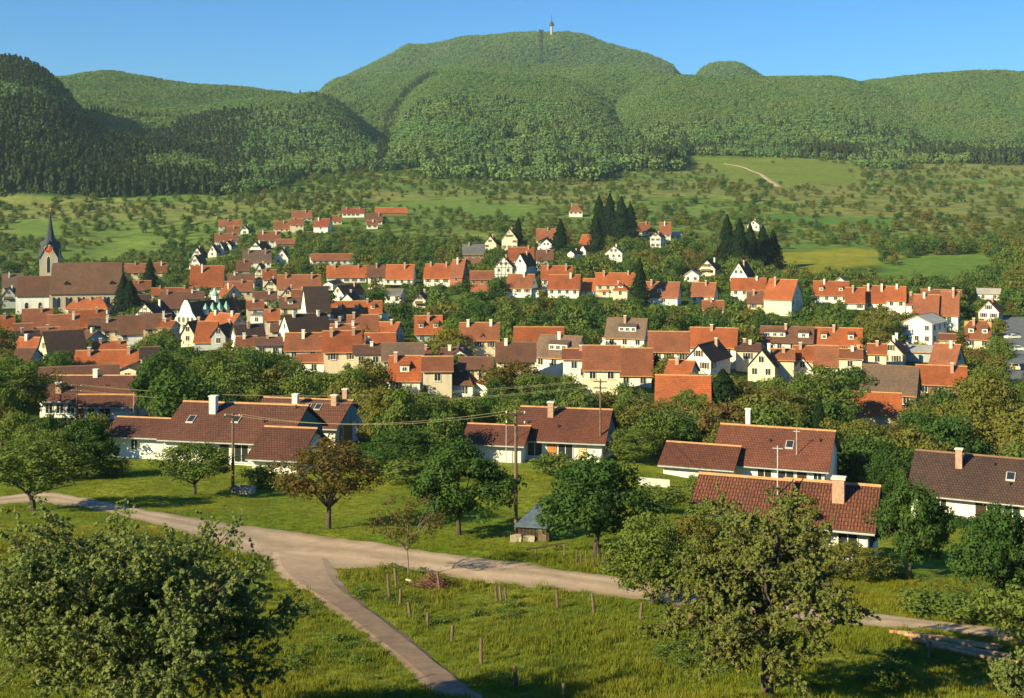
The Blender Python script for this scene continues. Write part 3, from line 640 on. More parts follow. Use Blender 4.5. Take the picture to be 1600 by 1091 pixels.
H('E', 455, 518, 436, 491, 520, 0, 'd', 'w', '2', 'very large dark roof with white left gable in the village centre', 'the very large dark roof')
H('E', 480, 516, 470, 448, 486, 0, 'd', 'w', 'x', 'tall dark roof above the very large dark roof', 'the tall dark roof')
H('E', 414, 436, 0, 484, 500, 0, 'o', 'c', '', 'orange roof slope left of the white windowed wall in the village centre')
H('E', 438, 469, 0, 465, 485, 492, 'b', 'c', '5', 'brown roof with a single dormer above the flat roofed modern house')
H('G', 468, 485, 490, 473, 481, 494, 'b', 'w', '', 'white walled house front beside the tall dark roof')
H('E', 456, 478, 0, 453, 464, 0, 'r', 'c', '', 'small rust roof just below the right end of the long rust roof')
H('G', 438, 460, 465, 451, 463, 0, 'b', 'o', '', 'ochre gable under the middle of the long rust roof')
H('G', 518, 537, 571, 447, 461, 471, 'd', 'w', '', 'white gable with long dark roof above the orange roof with three dormers', 'the white gable with long dark roof')
H('G', 534, 549, 560, 459, 468, 0, 'd', 'w', '', 'second smaller white gable below the long dark roof')
H('G', 505, 520, 536, 440, 448, 454, 'd', 'w', '', 'low cream gable with dark roof above the white gable with long dark roof')
H('E', 517, 596, 0, 471, 494, 501, 'o', 'w', '4', 'orange roof with three small dormers in a row', 'the orange roof with three dormers')
H('E', 543, 590, 0, 493, 515, 0, 'r', 'c', '', 'faded orange roof directly below the three dormers')
H('E', 517, 560, 0, 507, 521, 0, 'r', 'c', '2', 'rust roof in the shade right of the very large dark roof')
H('E', 586, 616, 632, 504, 521, 538, 'o', 'g', '', 'orange roof with a bluish grey gable right of the faded orange roof')
H('E', 445, 503, 508, 521, 546, 0, 'r', 'c', '', 'long rust roof with two roof windows below the very large dark roof', 'the long roof with two roof windows')
H('E', 506, 564, 0, 518, 548, 0, 'o', 'c', '2', 'bright orange roof in the middle, right of the roof with two roof windows', 'the bright orange central roof')
H('G', 563, 577, 582, 537, 549, 0, 'r', 'g', '', 'narrow grey gable at the right end of the bright orange central roof')
H('E', 571, 617, 0, 521, 539, 0, 'o', 'c', 'x', 'plain orange roof behind the two toned roof')
H('E', 461, 520, 530, 552, 573, 583, 'r', 'c', 'x', 'low rust roof with pale ridge at the upper edge of the garden trees', 'the low rust roof with pale ridge')
H('E', 541, 582, 0, 546, 555, 569, 'b', 'c', 'Bt', 'cream house with dark timber balcony below the bright orange central roof', 'the timber balcony house')
H('E', 598, 661, 0, 537, 562, 0, 'u', 'c', 'x', 'matt pinkish brown upper roof of the two toned pair', None)
H('E', 606, 656, 664, 557, 600, 613, 'o', 'w', '5', 'steep bright orange roof with one dormer, white wall, lower of the two toned pair', 'the steep roof with one dormer')
H('G', 417, 431, 444, 536, 550, 556, 'd', 'w', '', 'narrow white gable with dark roof left of the roof with two roof windows')
H('E', 370, 400, 0, 526, 541, 0, 'r', 'c', '', 'rust roof below the black roof by the square')
H('E', 601, 626, 634, 452, 461, 474, 'g', 'w', 'x', 'white house with grey roof alone among trees below the middle orange row', 'the white house with grey roof')
H('G', 645, 665, 671, 459, 470, 482, 'd', 'c', 'B', 'cream gabled house with wooden balcony alone among trees')
H('E', 649, 690, 0, 494, 521, 535, 'o', 'a', '3', 'orange roof with two dormers beside the yellow green tree', 'the orange roof beside the yellow green tree')
# middle row, centre
H('E', 511, 572, 0, 416, 436, 442, 'o', 'c', '2', 'orange roof at the left end of the middle orange row')
H('E', 575, 601, 0, 415, 432, 0, 'b', 'c', '', 'darker brown roof second from the left in the middle orange row')
H('E', 601, 644, 651, 414, 437, 445, 'o', 'w', '', 'orange roof over a white wall, third from the left in the middle orange row', 'the middle orange row')
H('E', 662, 703, 710, 413, 434, 448, 'o', 'w', '2', 'orange roof over white walls with a dark doorway in the middle orange row')
H('E', 703, 722, 732, 406, 432, 0, 'r', 'r', '', 'red brown house with brick red gable right of the middle orange row')
H('E', 735, 771, 0, 424, 436, 0, 'r', 'r', 'x', 'low red brick building behind the yard wall')
H('E', 723, 757, 0, 382, 397, 0, 'g', 'b', '', 'grey brown roof on the slope left of the tall cream gables')
H('G', 724, 738, 752, 397, 408, 412, 'r', 'w', '', 'small white gable below the grey brown roof')
H('G', 756, 775, 780, 369, 381, 391, 'd', 'c', '', 'small cream gabled house left of the tallest cream gable')
H('G', 784, 808, 811, 358, 374, 393, 'o', 'c', '', 'tall cream gabled house with orange slope on the hillside', 'the tall cream gable on the hillside')
H('E', 794, 834, 0, 387, 405, 0, 'o', 'c', '', 'orange roof between the tall cream gable and the white gable')
H('G', 772, 801, 805, 402, 418, 438, 'o', 'w', 't', 'tall cream house with three rows of windows above the yard wall', 'the house with three rows of windows')
H('G', 803, 822, 838, 397, 414, 0, 'd', 'w', '', 'white gable with dark roof, upper of two right of the many windowed house')
H('G', 806, 826, 840, 414, 426, 430, 'd', 'w', 'x', 'white gable with dark roof, lower of two right of the many windowed house')
H('E', 838, 871, 0, 358, 375, 0, 'r', 'c', '', 'rust roof right behind the large white hillside gable')
H('G', 840, 867, 878, 374, 386, 395, 'd', 'w', '', 'white gabled house with dark slope on the hillside beside dark conifers', 'the white hillside gable')
H('E', 838, 864, 0, 391, 406, 0, 'b', 'c', '', 'brown roof below the white hillside gable')
H('E', 889, 910, 0, 320, 330, 339, 'r', 'w', 'h', 'white villa with pyramid roof highest on the slope beside tall conifers', 'the white villa with pyramid roof', 'villa', 'villa')
H('E', 905, 928, 938, 367, 381, 389, 'o', 'w', '', 'orange roofed house with grey right side on the hillside')
H('G', 886, 897, 911, 392, 399, 404, 'd', 'w', '', 'small white gable with dark roof left of the bright white cube house')
H('G', 906, 915, 937, 384, 393, 398, 'd', 'w', '', 'low dark roof directly below the orange roofed hillside house')
H('G', 945, 972, 975, 385, 396, 412, 'p', 'w', '', 'bright white gabled house alone above the middle orange row', 'the bright white house')
H('E', 790, 830, 840, 429, 449, 465, 'r', 'w', '', 'rust roofed house with white walls right of the yard', 'the rust roof right of the yard')
H('E', 846, 894, 0, 416, 436, 0, 'o', 'w', '2', 'orange roof behind the wide orange roof, upper left of the central row')
H('E', 856, 904, 909, 430, 451, 466, 'o', 'w', '', 'bright orange roof over yellow white walls in the central row', 'the bright orange roof of the central row')
H('E', 910, 951, 956, 436, 457, 464, 'o', 'w', '', 'plain orange roof right of the bright orange one in the central row')
H('E', 931, 994, 0, 427, 444, 0, 'o', 'c', '2', 'long orange roof left of the dark pointed conifer')
H('E', 958, 980, 985, 443, 453, 471, 'o', 'c', 'h5', 'cream house with small hipped orange roof below the long orange roof')
H('E', 1001, 1058, 1065, 441, 464, 477, 'r', 'w', '53', 'white house with one pale dormer right of the dark pointed conifer', 'the white house with one pale dormer')
H('E', 1079, 1115, 1122, 442, 466, 473, 'r', 'w', '', 'single rust roof with a low white wall between garden trees')
H('G', 1069, 1092, 1094, 423, 431, 441, 'p', 'w', 'x', 'low white gable half hidden above the single rust roof')
H('G', 1092, 1117, 1128, 407, 420, 432, 'd', 'c', 'B', 'cream gabled chalet with dark roof on the slope below the black conifers', 'the cream chalet')
H('G', 1141, 1167, 1180, 411, 432, 446, 'd', 'w', '', 'steep white gable with dark slope right of the cream chalet')
H('E', 1143, 1196, 0, 435, 452, 471, 'o', 'w', '', 'orange roof over a white wall with four windows, right centre row')
H('E', 1194, 1236, 1254, 437, 467, 493, 'o', 'c', 'n', 'tall bright orange roof house with a blank cream wall', 'the tall house with the blank cream wall')
H('E', 1168, 1204, 0, 457, 473, 484, 'b', 'c', '', 'lower brown roof in front of the tall blank walled house')
H('E', 994, 1015, 0, 348, 363, 368, 'r', 'w', '', 'rust roofed white house at the left of the upper hillside pair')
H('G', 1016, 1032, 1040, 364, 371, 391, 'r', 'w', '', 'slim white house between the two rust roofs high on the slope')
H('E', 1031, 1048, 0, 348, 365, 0, 'r', 'c', '', 'rust roof high on the slope, right of the slim white house', 'the upper hillside pair')
H('E', 1046, 1064, 0, 363, 367, 376, 'p', 'g', 'xl', 'flat pale annex right of the upper hillside pair')
H('G', 1168, 1186, 1188, 345, 352, 361, 'p', 'w', '', 'white house peeping out behind the black conifers')
# right side
H('E', 1272, 1325, 0, 440, 461, 474, 'o', 'w', '3', 'orange roof with two dormers and a white wall, left end of the right row', 'the left end of the right orange row')
H('G', 1303, 1322, 1324, 434, 442, 0, 'p', 'w', 'x', 'white gable tip showing above the orange roof with two dormers at the right')
H('E', 1322, 1350, 0, 450, 474, 484, 'o', 'w', '', 'second orange roof from the left in the right row')
H('E', 1350, 1384, 0, 447, 473, 483, 'o', 'w', '2', 'third orange roof from the left in the right row', 'the right orange row')
H('E', 1386, 1414, 0, 448, 469, 0, 'o', 'w', '', 'fourth orange roof from the left in the right row, behind the white wall')
H('E', 1403, 1434, 0, 460, 475, 492, 'r', 'w', '', 'lower rust roof over a white wall near the right end of the right row')
H('E', 1428, 1464, 1468, 461, 491, 0, 'r', 'c', '', 'tall rust roof near the right end of the right row')
H('E', 1470, 1496, 1499, 456, 492, 0, 'r', 'c', '', 'last rust roof at the right end of the right row')
H('E', 1441, 1500, 0, 453, 462, 0, 'r', 'c', '2', 'long brown roof behind the last roofs of the right row')
H('G', 1530, 1559, 1566, 471, 487, 501, 'r', 'w', '', 'white gabled house beside the street at the right edge', 'the white gable by the street')
H('E', 1528, 1562, 0, 451, 462, 469, 'p', 'w', 'x', 'pale grey roofed house above the white gable by the street')
H('G', 1410, 1455, 1478, 494, 505, 541, 'p', 'w', 'x', 'large modern white hall with low pale roof and strips of windows', 'the large white hall', 'hall', 'hall')
H('E', 1411, 1463, 0, 540, 558, 566, 'p', 'g', 'xn', 'low pale roofed garage in front of the large white hall', None, 'garage', 'garage')
H('E', 1510, 1546, 0, 502, 529, 546, 'r', 'c', 'k3', 'villa with rust red half hipped roof and cream porch near the street', 'the villa near the street', 'villa', 'villa')
H('E', 1470, 1490, 0, 522, 532, 0, 'r', 'c', 'x', 'small rust roof left of the villa near the street')
H('E', 1478, 1500, 0, 502, 508, 515, 'p', 'w', 'x', 'tiny pale roofed shed between the hall and the villa', None, 'shed', 'shed')
H('E', 1454, 1490, 1506, 538, 570, 0, 'r', 'c', '', 'faded orange roof with a cream gable on its right, below the villa')
H('E', 1188, 1268, 1272, 511, 534, 552, 'b', 'w', '7', 'brown roofed white apartment house with two band dormers', 'the brown apartment house', 'apartment_house', 'apartment house')
H('E', 1272, 1345, 0, 513, 538, 557, 'o', 'w', '3', 'long orange roof with two dormers right of the brown apartment house', 'the long orange roof')
H('E', 1242, 1270, 0, 541, 562, 0, 'o', 'c', '', 'orange roof wedged below the brown apartment house')
H('E', 1274, 1308, 0, 541, 571, 0, 'r', 'c', 'x', 'steep orange barn roof below the long orange roof')
H('G', 1238, 1270, 1288, 560, 578, 597, 'd', 'w', '', 'white gable with dark slope in front of the big dark green tree', 'the white gable by the big green tree')
H('G', 1318, 1352, 1360, 549, 566, 584, 'd', 'c', '', 'cream gable left of the pair of pointed gables at the right', None)
H('G', 1372, 1409, 1416, 532, 552, 575, 'o', 'c', '2', 'tall cream gable with orange left slope above the plain brown barn roof', 'the tall cream gable at the right')
H('E', 1347, 1428, 1437, 572, 614, 0, 'u', 'b', 'xN', 'huge plain brown barn roof at the right', 'the huge brown barn roof', 'barn', 'barn')
H('E', 1434, 1507, 0, 572, 600, 618, 'o', 'b', '', 'red orange roof over a brown wall with four bright windows at the right', 'the red orange roof at the right')
H('E', 1332, 1405, 0, 614, 656, 667, 'o', 'o', 'xn', 'plain orange barn roof in front of the huge brown barn roof', 'the plain orange barn roof', 'barn', 'barn')
# centre right front
H('E', 946, 1006, 1015, 498, 527, 545, 'u', 'w', '6', 'white house with umber roof and wide band dormer in the centre', 'the white house with the band dormer')
H('E', 1014, 1076, 0, 519, 548, 0, 'r', 'c', 'x', 'rust roof between the band dormer house and the orange roof with round window')
H('E', 1078, 1149, 1153, 513, 541, 0, 'o', 'w', '', 'bright orange roof behind the big white pointed gable')
H('G', 1136, 1165, 1176, 541, 554, 572, 'd', 'w', '', 'small white gable with a round window at the end of the bright orange roof')
H('G', 1072, 1110, 1142, 540, 562, 588, 'd', 'w', '', 'big white pointed gable with dark slope in the right centre', 'the big white pointed gable')
H('G', 1169, 1210, 1222, 547, 572, 598, 'd', 'c', '', 'yellowish cream gable with dark slope right of the big white pointed gable', 'the yellowish cream gable')
H('E', 1040, 1077, 1092, 564, 585, 0, 'o', 'g', '', 'orange roof with dark grey gable below the big white pointed gable')
H('E', 1026, 1108, 0, 588, 634, 0, 'o', 'o', 'xn', 'big plain orange roof left of the dark spruce', 'the big plain orange roof', 'barn', 'barn')
H('E', 965, 1018, 0, 545, 591, 604, 'r', 'w', 'x', 'tall rust roof over a cream wall left of the small spruce', 'the tall rust roof')
H('E', 912, 968, 0, 541, 576, 0, 'r', 'c', 'x', 'rust roof behind the cream timber gable in the centre')
H('G', 923, 951, 970, 556, 576, 599, 'd', 'c', 't', 'cream timbered gable with dark slope in the centre', 'the cream timbered gable in the centre')
H('E', 834, 897, 920, 525, 557, 592, 'u', 'w', '6', 'large white house with umber roof, pale band dormer and cream side gable', 'the large white central house')
H('E', 804, 880, 0, 512, 535, 0, 'o', 'c', 'x', 'bright orange roof behind the large white central house')
H('E', 776, 836, 0, 536, 563, 0, 'b', 'c', '', 'brown roof left of the large white central house')
H('E', 719, 779, 0, 505, 530, 0, 'r', 'c', '2', 'rust roof right of the yellow green tree')
H('G', 739, 768, 778, 523, 541, 562, 'd', 'g', '', 'shaded grey gable with dark slope beneath the rust roof', 'the shaded grey gable')
H('G', 709, 723, 726, 547, 557, 0, 'b', 'w', 'x', 'tiny white gable tip below the yellow green tree')
H('E', 661, 706, 0, 558, 579, 0, 'r', 'c', 'x', 'faded rust roof right of the steep roof with one dormer')
H('E', 669, 738, 760, 572, 602, 619, 'b', 'w', 'h', 'brown hipped roof over a long white wall above the hazel trees', 'the brown hipped roof')
H('E', 718, 769, 0, 559, 576, 0, 'b', 'c', 'x', 'brown roof behind the brown hipped roof')
H('E', 913, 937, 0, 588, 600, 608, 'r', 'c', 'x', 'small low rust roof at the foot of the cream timbered gable', None, 'shed', 'shed')
# left middle
H('E', 118, 216, 225, 548, 582, 590, 'o', 'g', '2', 'wide bright orange roof with grey gable at the left above the long red bungalow', 'the wide orange roof at the left')
H('E', 148, 195, 0, 534, 549, 0, 'o', 'c', '2', 'narrow orange roof just behind the wide orange roof at the left')
H('E', 223, 245, 0, 543, 559, 0, 'd', 'c', 'x', 'blackish roof right behind the wide orange roof at the left')
H('G', 192, 206, 229, 574, 588, 597, 'd', 'c', 'x', 'small cream gable with dark slope below the wide orange roof')
H('E', 66, 182, 0, 573, 591, 0, 'b', 'c', 'x', 'long brown roof half hidden behind the red bungalow at the left')

for (u0, u1, vr, ve, rf, lb) in [(357, 397, 428, 440, 'b', 'brown roof below the large umber roof, upper of two'), (352, 394, 440, 454, 'r', 'rust roof right of the big bright orange roof above the town hall'), (396, 431, 456, 468, 'b', 'brown roof under the broad cream gable of the long rust roof'),
        (386, 411, 470, 482, 'r', 'short rust roof above the flat roofed modern house'), (196, 232, 461, 477, 'd', 'dark roof left of the wide cream timbered gable'), (140, 178, 497, 511, 'b', 'brown roof below the right end of the orange hipped roof'),
        (515, 552, 500, 511, 'd', 'dark low roof right of the very large dark roof'), (553, 598, 540, 553, 'b', 'brown roof behind the two toned pair of roofs'), (400, 440, 528, 540, 'b', 'brown roof right of the rust roof below the black roof'),
        (424, 450, 506, 518, 'b', 'small brown roof under the white left gable of the very large dark roof'), (690, 722, 545, 558, 'b', 'brown roof directly under the yellow green tree'), (880, 914, 546, 561, 'r', 'rust roof right behind the large white central house'),
        (1150, 1187, 537, 548, 'b', 'brown roof between the round window gable and the cream gable'), (1206, 1240, 546, 562, 'r', 'rust roof below the left end of the brown apartment house'), (1310, 1346, 546, 560, 'r', 'rust roof behind the cream gable at the right'),
        (1357, 1384, 538, 553, 'o', 'orange roof left behind the tall cream gable at the right'), (470, 510, 531, 545, 'b', 'brown roof in the gap right of the roof with two roof windows'), (1098, 1130, 470, 482, 'r', 'low rust roof between the single rust roof and the tall house'),
        (286, 318, 456, 467, 'b', 'brown roof touching the green copper turret of the town hall'), (640, 672, 545, 558, 'r', 'rust roof right of the plain orange roof behind the two toned pair'), (60, 92, 512, 522, 'r', 'rust roof above the big dark roof at the left')]:
    H('E', u0, u1, 0, vr, ve, 0, rf, 'c', '', lb)
# ------------------------------------------------------------------ church
def church():
    d = inv_y(130, 490); s = d / F; zg = float(gz((130 - 800) * s, d)); zof = lambda v: -(v - HV) * s - zg
    xo = (130 - 800) * s; X = lambda u: (u - 130) * s
    root = empty('church', (xo, d, zg), R(11)); tag(root, 'old stone church with brown nave roof and pointed slate spire at the left', 'church')
    FOOT.append((xo, d + 5, 17)); FOOT.append((xo - 15, d + 5, 10)); RECTS.append((d - 8, 25, 186, 413, 484)); RECTS.append((d - 5, 60, 92, 330, 430)); MARKS.append((80, 400, 'the church tower'))
    ht = zof(457); hr = zof(413)
    def body(x0, x1, P, hw, rise, mat, roofm, y0):
        w = x1 - x0; cx = (x0 + x1) / 2
        mb = MB(); pent(mb, w, P, -3, hw, rise, 'gable', True); mb.v = [(x + cx, y + y0 + P / 2, z) for x, y, z in mb.v]; mb.build('wall', [M[mat]], root)
        rb = roof_mb(w, P, hw, rise, 'gable', True, .5, .2, .2); rb.v = [(x + cx, y + y0 + P / 2, z) for x, y, z in rb.v]; return rb.build('roof', [M[roofm], M['verge'], M['ridge_d']], root)
    body(X(80), X(184), 15, ht, hr - ht, 'stone', 'roof_nave', 0)
    body(X(30), X(79), 10, zof(460), zof(433) - zof(460), 'white', 'roof_brown', .5)
    # pointed windows
    def lancet(x, y, z, w, h, face=0):
        mb = MB(); pts = [(-w / 2, 0), (w / 2, 0), (w / 2, h * .7)] + [(w / 2 * math.cos(a), h * .7 + h * .3 * math.sin(a)) for a in (.5, 1.05)] + [(0, h)] + [(-w / 2 * math.cos(a), h * .7 + h * .3 * math.sin(a)) for a in (1.05, .5)] + [(-w / 2, h * .7)]
        mb.poly([(a, -.05, b) for a, b in pts], 0)
        for i in range(len(pts)):
            (a, b), (c, e) = pts[i], pts[(i + 1) % len(pts)]; mb.poly([(a, -.12, b), (c, -.12, e), (c * 1.18, -.12, e * 1.03), (a * 1.18, -.12, b * 1.03)], 1)
        link('window', mb.mesh('window', [M['glass'], M['trim']]), root, (x, y, z), face)
    for u in (94, 112, 131, 150, 168): lancet(X(u), -.02, ht - 5.4, 1.3, 3.8)
    for u in (46, 66): lancet(X(u), .48, 1.2, 1.3, 3.2)
    # buttresses
    for u in (84, 103, 121, 141, 160, 180):
        mb = MB(); mb.box(X(u) - .35, X(u) + .35, -.9, -.003, -2, ht - 1.6); mb.build('buttress', [M['stone']], root)
    # sloping dark spots = small roof dormers
    for u in (104, 172):
        mb = MB(); y = 1.6; z = ht + (hr - ht) * .28; x = X(u)
        mb.poly([(x - 1, y, z), (x + 1, y, z), (x, y, z + 1.1)], 1); mb.poly([(x - 1.1, y - .2, z), (x, y - .2, z + 1.2), (x, y + 1.6, z + 1.2)], 0); mb.poly([(x + 1.1, y - .2, z), (x, y - .2, z + 1.2), (x, y + 1.6, z + 1.2)], 0)
        mb.build('dormer', [M['roof_umber'], M['glass']], root)
    # tower: shaft, four clock gables, broach spire
    tw = (90 - 62) * s / 2; tx = X(70); ty = 12 + tw; zs = zof(405); zgab = zof(385); ztop = zof(331)
    mb = MB(); mb.box(tx - tw, tx + tw, ty - tw, ty + tw, -3, zs)
    for k in range(4):
        a = k * math.pi / 2; c_, s_ = math.cos(a), math.sin(a); f = lambda x, y, z: (tx + x * c_ - y * s_, ty + x * s_ + y * c_, z)
        mb.poly([f(-tw, -tw, zs), f(tw, -tw, zs), f(0, -tw, zgab + 1)], 0)
    tower = mb.build('tower', [M['stone']], root)
    mb = MB(); e = tw + .3
    for k in range(4):
        a = k * math.pi / 2; c_, s_ = math.cos(a), math.sin(a); f = lambda x, y, z: (tx + x * c_ - y * s_, ty + x * s_ + y * c_, z)
        # gable roofs run back into the spire
        mb.poly([f(-e, -e, zs - .3), f(0, -e, zgab + 1.2), f(0, 0, zgab + 3)], 0); mb.poly([f(0, -e, zgab + 1.2), f(e, -e, zs - .3), f(0, 0, zgab + 3)], 0)
    prof = [(tw * .98, zs + 1.5), (tw * .72, zgab + 1), (tw * .50, zgab + (ztop - zgab) * .25), (tw * .30, zgab + (ztop - zgab) * .5), (.06, ztop)]
    for i in range(len(prof) - 1):
        (r0, z0), (r1, z1) = prof[i], prof[i + 1]
        for k in range(8):
            a0, a1 = (k + .5) * math.pi / 4, (k + 1.5) * math.pi / 4
            mb.poly([(tx + r0 * math.cos(a0), ty + r0 * math.sin(a0), z0), (tx + r0 * math.cos(a1), ty + r0 * math.sin(a1), z0), (tx + r1 * math.cos(a1), ty + r1 * math.sin(a1), z1), (tx + r1 * math.cos(a0), ty + r1 * math.sin(a0), z1)], 0)
    spire = mb.build('spire', [M['slate']], root)
    mb = MB(); mb.tube([(tx, ty, ztop - .3), (tx, ty, ztop + 2.0)], [.07, .05], 5); mb.box(tx - .5, tx + .5, ty - .05, ty + .05, ztop + 1.2, ztop + 1.32); mb.build('cross', [M['gold']], spire)
    for k, rzz in ((0, 0), (1, -math.pi / 2)):
        mb = MB(); n = 20; r = 1.45
        mb.poly([(r * math.cos(2 * math.pi * i / n), -.06, r * math.sin(2 * math.pi * i / n)) for i in range(n)], 0)
        for i in range(n):
            a0, a1 = 2 * math.pi * i / n, 2 * math.pi * (i + 1) / n
            mb.poly([(r * math.cos(a0), -.1, r * math.sin(a0)), (r * math.cos(a1), -.1, r * math.sin(a1)), ((r + .18) * math.cos(a1), -.1, (r + .18) * math.sin(a1)), ((r + .18) * math.cos(a0), -.1, (r + .18) * math.sin(a0))], 1)
        mb.box(-.06, .06, -.1, -.07, 0, 1.1, 1); mb.box(-.7, 0, -.1, -.07, -.06, .06, 1)
        off = Matrix.Rotation(rzz, 3, 'Z') @ Vector((0, -tw - .01, 0))
        link('clock', mb.mesh('clock', [M['clock'], M['gold']]), tower, (tx + off.x, ty + off.y, zof(391)), rzz)
    for rzz in (0, -math.pi / 2, math.pi / 2):
        off = Matrix.Rotation(rzz, 3, 'Z') @ Vector((0, -tw - .0, 0)); lancet(tx + off.x, ty + off.y, zof(428), 1.3, (428 - 402) * s, rzz)
    for u_ in (3.5,):
        pass
church()
# ------------------------------------------------------------------ town hall with stepped gable
def town_hall():
    d = inv_y(291, 520); s = d / F; rz = -math.atan((291 - 800) / F) - R(38)
    W = (307 - 275) * s / math.cos(R(38)) * .98; P = 22; zg = float(gz((291 - 800) * s, d)); zof = lambda v: -(v - HV) * s - zg; hw = zof(502); rise = zof(474) - hw
    inw = Vector((-math.sin(rz), math.cos(rz), 0)); c = Vector(((291 - 800) * s, d, 0)) + inw * P / 2
    root = empty('town_hall', (c.x, c.y, zg), rz); tag(root, 'white town hall with rounded tall gable, dark roof and green copper turret', 'town hall')
    FOOT.append((c.x, c.y, 13)); RECTS.append((d, 275, 350, 474, 512)); MARKS.append((300, 485, 'the town hall'))
    mb = MB(); pent(mb, W, P, -3, hw, rise, 'gable', False)
    n = 9; pr_ = []
    for i in range(n + 1):
        t = i / n; w = W / 2 * (1 - t) * (1 + .12 * math.sin(t * math.pi * 3)) + .5; pr_.append((min(W / 2 + .3, w), hw - .5 + (rise + 1.4) * t))
    pts = [(-a, b) for a, b in pr_] + [(a, b) for a, b in pr_[::-1]]
    for yy in (-P / 2 - .25, -P / 2 + .1): mb.poly([(a, yy, b) for a, b in pts][:: (1 if yy > -P / 2 else -1)])
    for i in range(len(pts)):
        (a, b), (e, f) = pts[i], pts[(i + 1) % len(pts)]; mb.poly([(a, -P / 2 - .25, b), (e, -P / 2 - .25, f), (e, -P / 2 + .1, f), (a, -P / 2 + .1, b)])
    mb.build('wall', [M['white']], root)
    roof = roof_mb(W, P, hw, rise, 'gable', False, .5, -.1, .18).build('roof', [M['roof_dark'], M['verge'], M['ridge_d']], root)
    for i in range(4): link('window', window_mesh(.8, 1.5), root, ((i - 1.5) * 1.6, -P / 2 - .26, hw - .3))
    for k in range(2):
        for i in range(4): link('window', window_mesh(1.0, 1.4), root, ((i - 1.5) * W / 4.4, -P / 2 - .001, hw - 2.4 - 2.9 * k))
    for k in range(6):
        if k < 6: link('window', window_mesh(1.0, 1.4), root, (W / 2 + .001, -P / 2 + 2 + k * 3.4, hw - 2.0), math.pi / 2)
    t = MB(); zz = hw + rise
    t.box(-1, 1, -1, 1, zz - 1, zz + 1.8, 0)
    for (r0, z0), (r1, z1) in zip([(1.4, 1.8), (1.25, 2.6), (.6, 3.6), (.35, 4.2)], [(1.25, 2.6), (.6, 3.6), (.35, 4.2), (.04, 5.6)]):
        for k in range(8):
            a0, a1 = k * math.pi / 4, (k + 1) * math.pi / 4
            t.poly([(r0 * math.cos(a0), r0 * math.sin(a0), zz + z0), (r0 * math.cos(a1), r0 * math.sin(a1), zz + z0), (r1 * math.cos(a1), r1 * math.sin(a1), zz + z1), (r1 * math.cos(a0), r1 * math.sin(a0), zz + z1)], 1)
    t.v = [(x * .8, y * .8 + 3, (z - zz) * .72 + zz) for x, y, z in t.v]; t.build('turret', [M['trim'], M['copper']], roof)
    for i in range(4):   # pointed copper dormers on the right slope
        y = -P / 2 + 6 + i * 3.4; x = W / 2 * .55; zb = hw + rise * .35; q = MB()
        q.box(x - .2, x + 1.1, y - .7, y + .7, zb - .3, zb + 1.0, 0)
        ap = (x + .4, y, zb + 3.2)
        cs = [(x - .4, y - .85, zb + 1), (x + 1.3, y - .85, zb + 1), (x + 1.3, y + .85, zb + 1), (x - .4, y + .85, zb + 1)]
        for k in range(4): q.poly([cs[k], cs[(k + 1) % 4], ap], 1)
        q.build('dormer', [M['trim'], M['copper']], roof)
town_hall()
# ------------------------------------------------------------------ lookout tower on the summit
def lookout():
    u, v = 862, 64; y = 3180.0; x = (u - 800) / F * y; zg = float(gz(x, y)); s = y / F; top = -(36 - HV) * s - zg
    root = empty('lookout_tower', (x, y, zg), 0); tag(root, 'grey stone lookout tower with dark cap and mast on the wooded summit', 'tower')
    mb = MB(); mb.tube([(0, 0, -5), (0, 0, top * .8)], [3.6, 3.2], 14); mb.build('shaft', [M['stone']], root)
    mb = MB(); mb.tube([(0, 0, top * .8), (0, 0, top * .82), (0, 0, top * .93), (0, 0, top)], [6.0, 6.4, 6.0, 4], 14); mb.build('gallery', [M['slate']], root)
    mb = MB(); mb.tube([(0, 0, top), (0, 0, top + 4), (0, 0, top + 5)], [5, 2, 1], 12); cap = mb.build('roof', [M['slate']], root)
    mb = MB(); mb.tube([(0, 0, top + 4), (0, 0, top + 22)], [.8, .5], 5); mb.build('mast', [M['slate']], root)
lookout()
